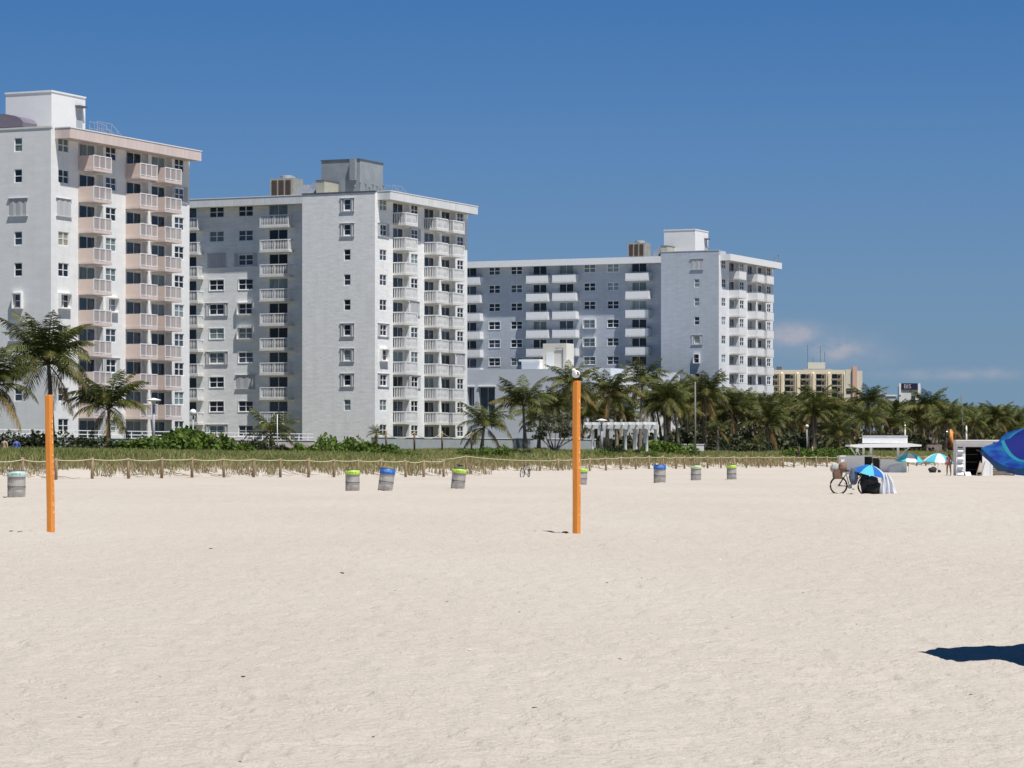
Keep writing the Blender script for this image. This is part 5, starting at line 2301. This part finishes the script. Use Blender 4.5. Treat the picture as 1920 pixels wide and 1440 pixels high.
# light band just outside the dark centre
l2 = t.nodes.new("ShaderNodeMath")
l2.operation = 'COMPARE'
l2.inputs[1].default_value = .958
l2.inputs[2].default_value = .012
t.links.new(ln_.outputs['Value'], l2.inputs[0])
mx2 = t.nodes.new("ShaderNodeMix")
mx2.data_type = 'RGBA'
t.links.new(l2.outputs[0], mx2.inputs[0])
t.links.new(mxx.outputs[2], mx2.inputs[6])
mx2.inputs[7].default_value = (.012, .20, .28, 1)
t.links.new(mx2.outputs[2], b.inputs['Base Color'])
trn = t.nodes.new("ShaderNodeBsdfTranslucent")
t.links.new(mx2.outputs[2], trn.inputs[0])
mss = t.nodes.new("ShaderNodeMixShader")
mss.inputs[0].default_value = .12
t.links.new(b.outputs[0], mss.inputs[1])
t.links.new(trn.outputs[0], mss.inputs[2])
t.links.new(mss.outputs[0], t.nodes['Material Output'].inputs[0])

RB = 1.12
Xb = (1843 - 960) / F * Yb + RB * .985
big = thing('beach_umbrella', 'large marbled blue beach umbrella with navy centre, cut off by the right edge', 'umbrella', (Xb, Yb, 1.575), 0)
big.rotation_euler = (math.radians(10.5), math.radians(3), 0)
for i in range(8):
    s = MB()
    a0, a1 = 2 * math.pi * (i + .5) / 8 + math.pi / 8, 2 * math.pi * (i + 1.5) / 8 + math.pi / 8
    grid = []
    nr_, na = 10, 6
    for r_ in range(nr_ + 1):
        u = r_ / nr_
        row = []
        for q in range(na + 1):
            w = q / na
            a = a0 + (a1 - a0) * w
            pinch = 1 - .06 * u * math.sin(math.pi * w)
            z = .28 * (1 - u ** 1.8) - .05 * u * math.sin(math.pi * w) + .01 * math.sin(9 * a + 5 * u) * u
            row.append((math.cos(a) * RB * u * pinch, math.sin(a) * RB * u * pinch, z))
        grid.append(row)
    grid.append([(x * 1.0, y_ * 1.0, z - .05 + .012 * math.sin(k_ * 2.4)) for k_, (x, y_, z) in enumerate(grid[-1])])
    for r_ in range(len(grid) - 1):
        for q in range(na):
            s.quad(grid[r_][q], grid[r_][q + 1], grid[r_ + 1][q + 1], grid[r_ + 1][q])
    s.build('canopy_panel', mb_, big, True)
for i in range(8):
    a = 2 * math.pi * (i + .5) / 8 + math.pi / 8
    s = MB()
    s.tube([(math.cos(a) * RB * u, math.sin(a) * RB * u, .28 * (1 - u ** 1.8) - .02) for u in (0, .33, .66, 1)] + [(math.cos(a) * RB * 1.03, math.sin(a) * RB * 1.03, -.01)], .008, 4)
    s.build('rib', m_black, big)
s = MB()
s.tube([(0, 0, .33), (0, 0, 0), (-.02, .30, -1.9)], .02, 8)
s.build('pole', M['white'], big)
s = MB()
s.hull([(-.70, -.5, .125), (-.69, -.52, .125), (-.695, -.53, .115), (-.71, -.51, .115), (-.67, -.42, .175), (-.66, -.43, .175), (-.665, -.45, .165), (-.675, -.44, .165)])
s.build('stitched_mark', M['white'], big)

# ------------------------------------------------------------------ loaded bicycle, bags and cloth under the small umbrella
X, Y = gp(1597, 926)
zg = hz(X, Y)
o = bicycle('bicycle', 'black bicycle loaded with brown and grey bags on the open sand', (X, Y + .1, zg - .01), math.radians(8), m_black, .03, .5)
s = MB()
s.hull([(-.72, -.16, .60), (-.42, -.16, .60), (-.42, .16, .60), (-.72, .16, .60), (-.75, -.2, .98), (-.40, -.2, 1.0), (-.40, .2, 1.0), (-.75, .2, .98)])
s.build('rear_basket', mat('brown_bag_cloth', (.20, .12, .08), .85, .3, 8, bump=.02, bscale=15), o)


def lump(name, label, cat, loc, size, m, seed, mark=None):
    R = random.Random(seed)
    s = MB()
    s.ball((0, 0, 0), 1, 16, 10)
    vs = []
    for v in s.v:
        p_ = Vector(v)
        n_ = mnoise.noise(p_ * 1.6 + Vector((seed, 0, 0))) * .35 + mnoise.noise(p_ * 4 + Vector((0, seed, 0))) * .12
        p_ = p_ * (1 + n_)
        vs.append((p_.x * size[0], p_.y * size[1], max(p_.z, -.85) * size[2]))
    s.v = vs
    o_ = s.build(name, m, None, True)
    o_.location = loc
    return tag(o_, label, cat)


mg = mat('black_bag_cloth', (.018, .018, .02), .6, .4, 6, bump=.03, bscale=12)
lump('bag', 'grey white duffel strapped high on the rear of the loaded bicycle', 'bag', (X - .66, Y, zg + 1.02), (.17, .16, .22), mat('grey_bag', (.42, .42, .40), .8, .2, 6), 2)
lump('backpack', 'brown backpack on the rear rack of the loaded bicycle', 'bag', (X - .38, Y - .05, zg + 1.05), (.20, .18, .20), mat('brown_bag_cloth', (.2, .12, .08)), 3)
lump('jacket', 'blue grey jacket draped over the middle of the loaded bicycle', 'jacket', (X + .05, Y - .22, zg + .68), (.17, .12, .38), mat('denim_cloth', (.10, .13, .18), .85, .3, 5), 5)
X2 = (1628 - 960) / F * Y
lump('bag', 'big black sack on the sand under the small blue umbrella', 'bag', (X2 + .22, Y - .1, zg + .20), (.40, .30, .27), mg, 8)
lump('bag', 'tall black bag leaning between the bicycle and the black sack', 'bag', (X2 - .12, Y - .05, zg + .40), (.20, .20, .46), mg, 14)
lump('bag', 'second black sack slumped on top of the big black sack', 'bag', (X2 + .12, Y - .15, zg + .50), (.26, .22, .20), mg, 31)
lump('bundle', 'dark clothes bundle hanging at the handlebar of the loaded bicycle', 'clothes', (X2 - .32, Y - .1, zg + .85), (.2, .18, .16), mg, 17)
s = MB()
pw_, ph_ = 14, 12
for i in range(ph_):
    for j in range(pw_):
        def pt(i_, j_):
            u, v = j_ / pw_, i_ / ph_
            wdt = .20 + .26 * v
            x = (u - .5) * 2 * wdt * .75 + .05 + .16 * v + .03 * math.sin(v * 5)
            yv = .10 * math.sin(u * 19 + v * 2) * (.3 + v) - .35 - .25 * v
            return (x, yv, .78 * (1 - v) ** .9 + .01)
        s.quad(pt(i, j), pt(i, j + 1), pt(i + 1, j + 1), pt(i + 1, j))
o = s.build('cloth', cloth('white_sheet', (.74, .76, .80)), None, True)
o.location = ((1654 - 960) / F * Y, Y - .05, zg)
md_ = o
tag(o, 'white sheet hanging from the small blue umbrella down to the sand', 'cloth')

# ------------------------------------------------------------------ concession kiosk
Yk = 236.0
kz = F / Yk


def kx(px):
    return (px - 1577) / kz


def kzv(py):
    return zat(py, Yk) - Kz0


Xk = (1577 - 960) / F * Yk
Kz0 = hz(Xk + 3, Yk)
K = thing('kiosk', 'white beach kiosk with flat awning roof, blank sign board and counters', 'kiosk', (Xk, Yk, Kz0), 0)
mk = M['white']
s = MB()
s.box(kx(1577), kx(1621), 0, 1.6, 0, kzv(856))
s.box(kx(1621) + .002, kx(1640), 1.4, 1.6, 0, kzv(856))
s.build('counter', mk, K)
MB().box(kx(1576) - .05, kx(1641), -.08, 1.66, kzv(856) + .003, kzv(854)).build('counter_top', mk, K)
s = MB()
s.box(kx(1622), kx(1637), .9, 1.38, 0, kzv(858))
s.build('opening_shade', M['painted_shade'], K)  # solid dark box stands in for the kiosk's shaded inside
MB().box(kx(1640.5), kx(1650), .8, 1.3, 0, kzv(859)).build('dark_box', mat('near_black_paint', (.03, .025, .03), .5), K)  # near-black box in the gap between the counters
s = MB()
s.box(kx(1650.5), kx(1700), 0, .1, 0, kzv(861))
s.box(kx(1650.5), kx(1656), .102, 1.6, 0, kzv(861))
s.box(kx(1694), kx(1700), .102, 1.6, 0, kzv(861))
s.build('counter', mk, K)
s = MB()
s.hull([(kx(1664), -.35, .0), (kx(1692), -.35, .0), (kx(1690), -.02, .0), (kx(1666), -.02, .0),
        (kx(1668), -.12, kzv(874)), (kx(1690), -.12, kzv(870)), (kx(1689), -.02, kzv(870)), (kx(1669), -.02, kzv(874))])
s.build('white_cover', mat('white_tarp', (.74, .75, .77), .7, .05, 3, bump=.04, bscale=4), K)
s = MB()
s.hull([(kx(1591), -1.2, kzv(837)), (kx(1615), -1.2, kzv(840)), (kx(1615), 2.4, kzv(840)), (kx(1591), 2.4, kzv(837)),
        (kx(1591), -1.2, kzv(834)), (kx(1615), -1.2, kzv(833)), (kx(1615), 2.4, kzv(833)), (kx(1591), 2.4, kzv(834))])
s.hull([(kx(1615) + .003, -1.2, kzv(839)), (kx(1700), -1.2, kzv(839)), (kx(1700), 2.4, kzv(839)), (kx(1615) + .003, 2.4, kzv(839)),
        (kx(1615) + .003, -1.2, kzv(832)), (kx(1700), -1.2, kzv(831)), (kx(1700), 2.4, kzv(831)), (kx(1615) + .003, 2.4, kzv(832))])
s.hull([(kx(1700) + .003, -1.2, kzv(838)), (kx(1724), -1.2, kzv(837)), (kx(1724), 2.4, kzv(837)), (kx(1700) + .003, 2.4, kzv(838)),
        (kx(1700) + .003, -1.2, kzv(831)), (kx(1724), -1.2, kzv(834)), (kx(1724), 2.4, kzv(834)), (kx(1700) + .003, 2.4, kzv(831))])
s.build('roof', mk, K)
sb = MB().box(kx(1616), kx(1700), -.5, -.35, kzv(831) + .01, kzv(817.5)).build('sign_board', mk, K)
s = MB()
s.box(kx(1616) - .03, kx(1700) + .03, -.56, -.3, kzv(817.5) + .002, kzv(816.5))
for k in range(5):
    s.box(kx(1618), kx(1698), -.506, -.502, kzv(829 - k * 2.3), kzv(829 - k * 2.3) + .012)
s.build('board_joint', M['lgrey'], sb)
for pxx in (1618, 1632, 1683):
    MB().box(kx(pxx), kx(pxx) + .18, .3, .48, kzv(855) if pxx < 1640 else 0, kzv(839) - .003).build('post', mk, K)
for (xa_, xb_) in ((1606, 1596), (1687, 1706)):
    s = MB()
    s.tube([(kx(xa_), .3, kzv(855)), (kx(xb_), .3, kzv(839))], .06, 4)
    s.build('brace', mk, K)
s = MB()
s.tube([(kx(1604), -.2, kzv(853)), (kx(1607), -.2, kzv(846)), (kx(1612), -.2, kzv(853))], .05, 4)
s.ball((kx(1607), -.2, kzv(844)), .14, 8, 6, (1, .8, 1.2))
s.build('white_ornament', mk, K, True)

# ------------------------------------------------------------------ white hut
Yh = 213.0
Xh = (1793 - 960) / F * Yh
Hz0 = hz(Xh + 1, Yh)


def hxp(px):
    return (px - 1793) / (F / Yh)


def hzp(py):
    return zat(py, Yh) - Hz0


HU = thing('beach_hut', 'small white wooden beach hut with louvred side panel and dark doorway', 'hut', (Xh, Yh, Hz0), math.radians(-4))
s = MB()
s.box(hxp(1793), hxp(1795.5), 0, .15, 0, hzp(829))
s.box(hxp(1806), hxp(1810), 0, .15, 0, hzp(829))
s.box(hxp(1841.5), hxp(1846), 0, .15, 0, hzp(829))
s.box(hxp(1846) + .002, hxp(1857), .03, .15, 0, hzp(829))
s.box(hxp(1857) + .002, hxp(1861), 0, .15, 0, hzp(829))
s.box(hxp(1795.5) + .002, hxp(1806) - .002, .02, .15, hzp(838), hzp(829))
s.box(hxp(1810) + .002, hxp(1841.5) - .002, .02, .15, hzp(838), hzp(829))
s.build('front_wall', mk, HU)
s = MB()
s.box(hxp(1793) , hxp(1793) + .1, .152, 2.6, 0, hzp(829))
s.box(hxp(1861) - .1, hxp(1861), .152, 2.6, 0, hzp(829))
s.box(hxp(1793) + .1, hxp(1861) - .1, 2.5, 2.6, 0, hzp(829))
s.build('side_wall', mk, HU)
MB().box(hxp(1793) + .1, hxp(1861) - .1, .16, 2.49, .0, .06).build('floor', M['painted_shade'], HU)  # floor coloured near-black as painted inner shade
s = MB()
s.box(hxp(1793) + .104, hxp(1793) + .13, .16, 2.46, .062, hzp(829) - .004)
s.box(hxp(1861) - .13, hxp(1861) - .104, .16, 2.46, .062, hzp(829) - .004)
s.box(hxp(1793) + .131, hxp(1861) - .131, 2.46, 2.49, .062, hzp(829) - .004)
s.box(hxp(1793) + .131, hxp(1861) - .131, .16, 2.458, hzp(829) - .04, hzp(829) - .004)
s.build('lining', M['painted_shade'], HU)  # dark panels added to paint deep shade into the doorway
for k in range(7):
    z0 = .06 + k * (hzp(838) - .1) / 7
    st = (hzp(838) - .1) / 7
    s = MB()
    s.hull([(hxp(1795.5) + .004, .0 - .14 * (k % 2 == 0), z0), (hxp(1806) - .004, 0 - .14 * (k % 2 == 0), z0), (hxp(1806) - .004, .12, z0), (hxp(1795.5) + .004, .12, z0),
            (hxp(1795.5) + .004, .10, z0 + st - .02), (hxp(1806) - .004, .10, z0 + st - .02), (hxp(1806) - .004, .13, z0 + st - .02), (hxp(1795.5) + .004, .13, z0 + st - .02)])
    s.build('louvre', mk, HU)
s = MB()
s.box(hxp(1792), hxp(1872), -.22, 2.8, hzp(829) + .003, hzp(826.5))
s.build('roof', mk, HU)
MB().box(hxp(1791.5), hxp(1872.5), -.3, 2.85, hzp(826.5) + .003, hzp(824.8)).build('cornice', mk, HU)
s = MB()
for k in range(3):
    s.box(hxp(1815), hxp(1837), 1.9, 2.2, .4 + k * .55, .45 + k * .55)
s.build('inner_shelf', m_post, HU)
s = MB()
s.hull([(hxp(1850), -.12, .7), (hxp(1856), -.12, .66), (hxp(1856), -.02, .66), (hxp(1850), -.02, .7),
        (hxp(1851), -.10, hzp(862)), (hxp(1855), -.10, hzp(860)), (hxp(1855), -.02, hzp(860)), (hxp(1851), -.02, hzp(862))])
o = s.build('towel', mat('yellow_towel', (.72, .52, .16), .8, .3, 6, col2=(.75, .68, .6)), None)
o.location = (Xh, Yh, Hz0)
tag(o, 'yellow and white towel hanging beside the hut doorway', 'towel')
o = thing('folding_chair', 'folded wooden beach chair leaning in the hut doorway', 'chair', (Xh + hxp(1832), Yh - .35, Hz0), 0)
s = MB()
for dx in (0, .34):
    s.tube([(dx - .14, -.15, 0), (dx + .22, .25, 1.05)], .03, 5)
for k in range(4):
    s.tube([(-.14 + .08 * k + .03, -.15 + .09 * k + .04, .1 + .23 * k), (.2 + .08 * k + .03, -.15 + .09 * k + .04, .1 + .23 * k)], .02, 4)
s.build('frame', mat('grey_wood', (.28, .22, .17), .8), o)
s = MB()
s.hull([(-.02, -.05, .25), (.28, -.05, .25), (.28, -.03, .25), (-.02, -.03, .25), (.14, .17, .92), (.44, .17, .92), (.44, .19, .92), (.14, .19, .92)])
s.build('sling', mat('faded_sling', (.40, .36, .32), .9), o)
o = thing('sandwich_board', 'little white folding board on the sand at the hut threshold', 'sign', (Xh + hxp(1812), Yh - .5, Hz0), .3)
s = MB()
s.hull([(-.22, -.2, 0), (.22, -.2, 0), (.22, -.17, 0), (-.22, -.17, 0), (-.2, -.01, .28), (.2, -.01, .28), (.2, .02, .28), (-.2, .02, .28)])
s.build('front_leaf', M['white'], o)
s = MB()
s.hull([(-.22, .2, 0), (.22, .2, 0), (.22, .17, 0), (-.22, .17, 0), (-.2, .03, .28), (.2, .03, .28), (.2, .05, .28), (-.2, .05, .28)])
s.build('back_leaf', M['white'], o)

# stack of brown loungers by the hut
m_brown = mat('brown_lounger_wood', (.13, .075, .05), .8, .25, 6, (.3, 1, 1), objrand=.25)
Xs = (1863 - 960) / F * 214
for st_i, (xo, wdt) in enumerate(((0.05, .68), (.80, .72))):
    for k in range(6 if st_i == 0 else 5):
        o = thing('sun_lounger', '%s brown wooden lounger %s the %s stack right of the hut' % (
            ('bottom', 'second lowest', 'third lowest', 'fourth lowest', 'fifth lowest', 'topmost')[k] if not (st_i == 1 and k == 4) else 'topmost', 'of', ('left', 'right')[st_i]), 'lounger',
            (Xs + xo + rnd.uniform(-.02, .02), 214.0, hz(Xs, 214) + k * .13), rnd.uniform(-.02, .02), 'stacked wooden loungers')
        s = MB()
        s.box(0, wdt, 0, .06, .0, .10)
        s.box(0, wdt, 1.8, 1.86, .0, .10)
        s.box(0, .05, .062, 1.798, .02, .09)
        s.box(wdt - .05, wdt, .062, 1.798, .02, .09)
        s.build('frame', m_brown, o)
        s = MB()
        for q in range(9):
            s.box(.055, wdt - .055, .1 + q * .19, .22 + q * .19, .05, .08)
        s.build('slats', m_brown, o)
o = thing('surfboard', 'yellow board lying by the lounger stack under the big blue umbrella', 'surfboard', (Xs + 1.75, 213, hz(Xs, 213) + .16), 0)
o.rotation_euler = (0, math.radians(14), -.25)
s = MB()
s.ball((0, 0, 0), 1, 18, 6, (1.05, .28, .045))
s.build('board', mat('yellow_board', (.80, .60, .06), .4), o, True)

# things lying on the sand near the striped umbrellas
X = (1749 - 960) / F * 226
lump('bag', 'low dark dome shaped bundle on the sand between the striped umbrellas', 'bag', (X, 226, hz(X, 226) + .17), (.33, .3, .24), mg, 22)
X = (1761 - 960) / F * 226
lump('bag', 'small round black bag right of the dark dome shaped bundle', 'bag', (X, 226, hz(X, 226) + .09), (.12, .12, .13), mg, 25)

# orange play sculpture with two mirror balls
Xp, Yp = pn(1783, 122)
zp = zat(845, Yp)
o = thing('play_sculpture', 'orange play sculpture with tapering beak and two silver globes behind the dune', 'sculpture', (Xp, Yp, zp), 0)
pk = F / Yp
s = MB()
s.tube([(-.1, 0, 40 / pk), (0, -.1, 22 / pk), (.35, -.2, 2 / pk)], [.40, .34, .14], 10)
s.build('beak', mat('orange_plastic', (.75, .32, .08), .4), o, True)
s = MB()
s.tube([(-.7, .3, 8 / pk), (0, .3, 14 / pk), (.5, .3, 22 / pk), (.6, .2, 34 / pk)], [.30, .36, .30, .22], 9)
s.tube([(-1.1, .4, 2 / pk), (-.3, .3, 9 / pk)], [.2, .3], 8)
s.build('body', mat('red_brown_plastic', (.30, .06, .035), .45), o, True)
for xx in (-.62, .62):
    s = MB()
    s.ball((xx, 0, 34 / pk), .33, 14, 10)
    s.build('globe', mat('mirror_globe', (.75, .77, .8), .12, metal=1.0), o, True)
s = MB()
s.box(-3.6, -1.3, .4, 1.6, -.6, .9)
s.box(-3.2, -1.9, .3, .398, 1.2, 2.0)
o2 = s.build('stone_plinth', mat('plinth_stone', (.30, .24, .22), .9, .3, 2), None)
o2.location = (Xp, Yp, zp)
tag(o2, 'pinkish stone block left of the orange play sculpture', 'plinth')

# ------------------------------------------------------------------ lamps and poles
def lamp(px, n, py_top, label, kind='globe', r=.28, pole_r=.06, m=None):
    X, Y = pn(px, n)
    zg = hz(X, Y)
    zt_ = zat(py_top, Y)
    o = thing('street_lamp', label, 'lamp post', (X, Y, zg), 0)
    s = MB()
    s.tube([(0, 0, -.1), (0, 0, (zt_ - zg) - r)], [pole_r * 1.3, pole_r], 8)
    s.build('pole', m or M['lgrey'], o, True)
    s = MB()
    if kind == 'globe':
        s.ball((0, 0, zt_ - zg - r), r, 14, 10)
    else:
        s.lathe([(0, 0), (.62, -.16), (.60, -.24), (.2, -.30), (.16, -.55), (.0, -.56)], 16, (0, 0, zt_ - zg))
    s.build('lamp_shade', M['white'], o, True)
    return o


lamp(288, 128, 746, 'tall white hooded street lamp in front of the salmon balconies', 'hood', .4, .11)
lamp(362, 131, 767, 'white globe lamp at the gap between the left and middle towers', r=.3)
lamp(1128, 122, 785, 'white hooded street lamp before the pergola', 'hood', .4, .11)
lamp(1513, 122, 796, 'white globe lamp on a pole above the sea grape hedge', r=.22)
lamp(1697, 124, 790, 'pale lamp pole with small white globe above the kiosk sign', r=.2, pole_r=.11, m=M['white2'])
lamp(1812, 124, 798, 'short pale lamp column left above the white hut', r=.12, pole_r=.12, m=M['white2'])
lamp(1083, 123, 812, 'low white globe lamp beside the centre orange post', r=.28)
for (px, n, pt, lab, r_) in ((1303.5, 113, 716, 'tall slim grey pole standing in the dune grass before the palms', .10), (1806, 122, 741, 'dark slightly leaning pole above the white hut', .13),
                             (520, 128, 777, 'thin white pole in front of the shaded wing', .04)):
    X, Y = pn(px, n)
    zg = hz(X, Y)
    s = MB()
    s.tube([(0, 0, -.3), (0, 0, zat(pt, Y) - zg)], [r_ * 1.2, r_ * .8], 8)
    o = s.build('pole', mat('weathered_pole', (.17, .17, .16), .8, .15, 3) if px < 1500 and px > 600 else M['dgrey'] if px > 1500 else M['white'], None, True)
    o.location = (X, Y, zg)
    if px > 1800:
        o.rotation_euler = (0, -.03, 0)
    tag(o, lab, 'pole')

# ------------------------------------------------------------------ bits on the sand
m_deb = mat('dark_weed_and_shadow', (.06, .045, .035), .9)
m_shell = mat('shell', (.66, .60, .54), .6, .1, 10)
RB_ = random.Random(3)
debs = [(22, 998, 'dark'), (40, 999, 'dark'), (72, 998.5, 'dark'), (1004, 998, 'dark'), (1060, 999, 'dark'), (1505, 1112, 'dark'), (1772, 1172, 'dark'), (1729, 1350, 'shell'), (1764, 1368, 'dark'),  # dark bits beside the orange posts paint their broken shadow
        (1822, 1303, 'dark'), (1763, 1275, 'dark'), (505, 1300, 'dark'), (256, 1318, 'dark'), (1208, 1246, 'dark'), (1475, 1262, 'dark'), (122, 1249, 'dark'), (300, 1271, 'dark'),
        (456, 1270, 'dark'), (382, 1391, 'dark'), (840, 1130, 'dark'), (1140, 1420, 'dark'), (700, 1382, 'dark'), (1003, 1328, 'dark'), (160, 1108, 'dark'), (640, 1075, 'dark'),
        (395, 1029, 'dark'), (1610, 985, 'dark'), (1350, 1050, 'shell'), (880, 1220, 'shell'), (1240, 1150, 'shell'), (583, 1405, 'shell')]
for k in range(46):
    debs.append((RB_.uniform(0, 1920), RB_.uniform(935, 1430), 'dark' if RB_.random() < .75 else 'shell'))
for i, (px, py, kd) in enumerate(debs):
    X, Y = gp(px, py)
    sz = RB_.uniform(2.2, 4.5) / F * Y * (.8 if i >= 31 else 1.3)
    if py < 1001 and i < 31:
        sz = 7 / F * Y
    s = MB()
    s.ball((0, 0, 0), 1, 7, 5)
    s.v = [(x * sz * (1 + .3 * math.sin(5 * y_)), y_ * sz * .6, z * sz * (.30 if kd == 'dark' else .5)) for (x, y_, z) in s.v]
    nm = 'weed_and_shadow_scrap' if kd == 'dark' else 'shell_fragment'
    o = s.build(nm, m_deb if kd == 'dark' else m_shell, None, True)
    o.location = (X, Y, hz(X, Y) + sz * .1)
    o.rotation_euler = (0, 0, RB_.random() * 3)
    tag(o, None)
    if kd == 'dark':
        tag(o, 'dark scrap of dried seaweed, beside the posts painted shadow, on the %s sand, %s' % (
            'foreground' if py > 1250 else 'middle' if py > 1060 else 'farther',
            ('at the left edge', 'left of centre', 'below the gap of the left towers', 'in the centre', 'right of the centre post', 'towards the right', 'below the blue umbrella')[int(px / 275)]), 'seaweed', 'dark scraps scattered over the sand')
    else:
        tag(o, 'small pale shell fragment on the %s sand, %s' % (
            'foreground' if py > 1250 else 'middle' if py > 1060 else 'farther',
            ('at the left edge', 'left of centre', 'below the gap of the left towers', 'in the centre', 'right of the centre post', 'towards the right', 'below the blue umbrella')[int(px / 275)]), 'shell', 'shell fragments scattered over the sand')

# ------------------------------------------------------------------ plastic chairs left out on balconies
ch = MB()
for (x, y_) in ((-.24, -.22), (.24, -.22), (-.24, .22), (.24, .22)):
    ch.box(x - .025, x + .025, y_ - .025, y_ + .025, 0, .42)
ch.box(-.27, .27, -.26, .26, .421, .46)
chair_seat = ch.mesh('seat', M['white'])
chair_back = MB().box(-.27, .27, .22, .27, .461, .95).mesh('backrest', M['white'])
arm_me = MB().box(-.29, -.23, -.2, .21, .62, .66).mesh('armrest', M['white'])
for (bd_, nm_, head, a, k, o_, lab) in (
        (B1, 'left tower', 29.2, 13.6, 1, .9, 'white plastic chair on the right hand balconies of the left tower, second row down'),
        (B1, 'left tower', 29.2, 18.0, 1, .8, 'white plastic chair on the outermost balcony of the left tower, second row down'),
        (B1, 'left tower', 29.2, 18.2, 2, .9, 'white plastic chair on the outermost balcony of the left tower, third row down'),
        (B1, 'left tower', 29.2, 6.3, 4, .9, 'white plastic chair on the nearer balconies of the left tower, fifth row down'),
        (B2, 'middle tower', 29.3, 6.2, 2, .8, 'white plastic chair on the near balconies of the middle tower, third row down'),
        (B2, 'middle tower', 29.3, 6.9, 1, .9, 'white plastic chair on the near balconies of the middle tower, second row down'),
        (B2, 'middle tower', 29.3, 18.1, 5, .8, 'white plastic chair on the far balconies of the middle tower, sixth row down')):
    f = head - 2.6 - FH * k
    p_ = Matrix.Translation(bd_.location) @ Matrix.Rotation(THETA, 4, 'Z') @ Vector((o_, a, f + .006))
    o = thing('plastic_chair', lab, 'chair', tuple(p_), THETA + rnd.uniform(1.2, 2.0), 'white plastic chairs on balconies')
    link('seat', chair_seat, o)
    link('backrest', chair_back, o)
    link('armrest', arm_me, o)
    link('armrest', arm_me, o, (.52, 0, 0))
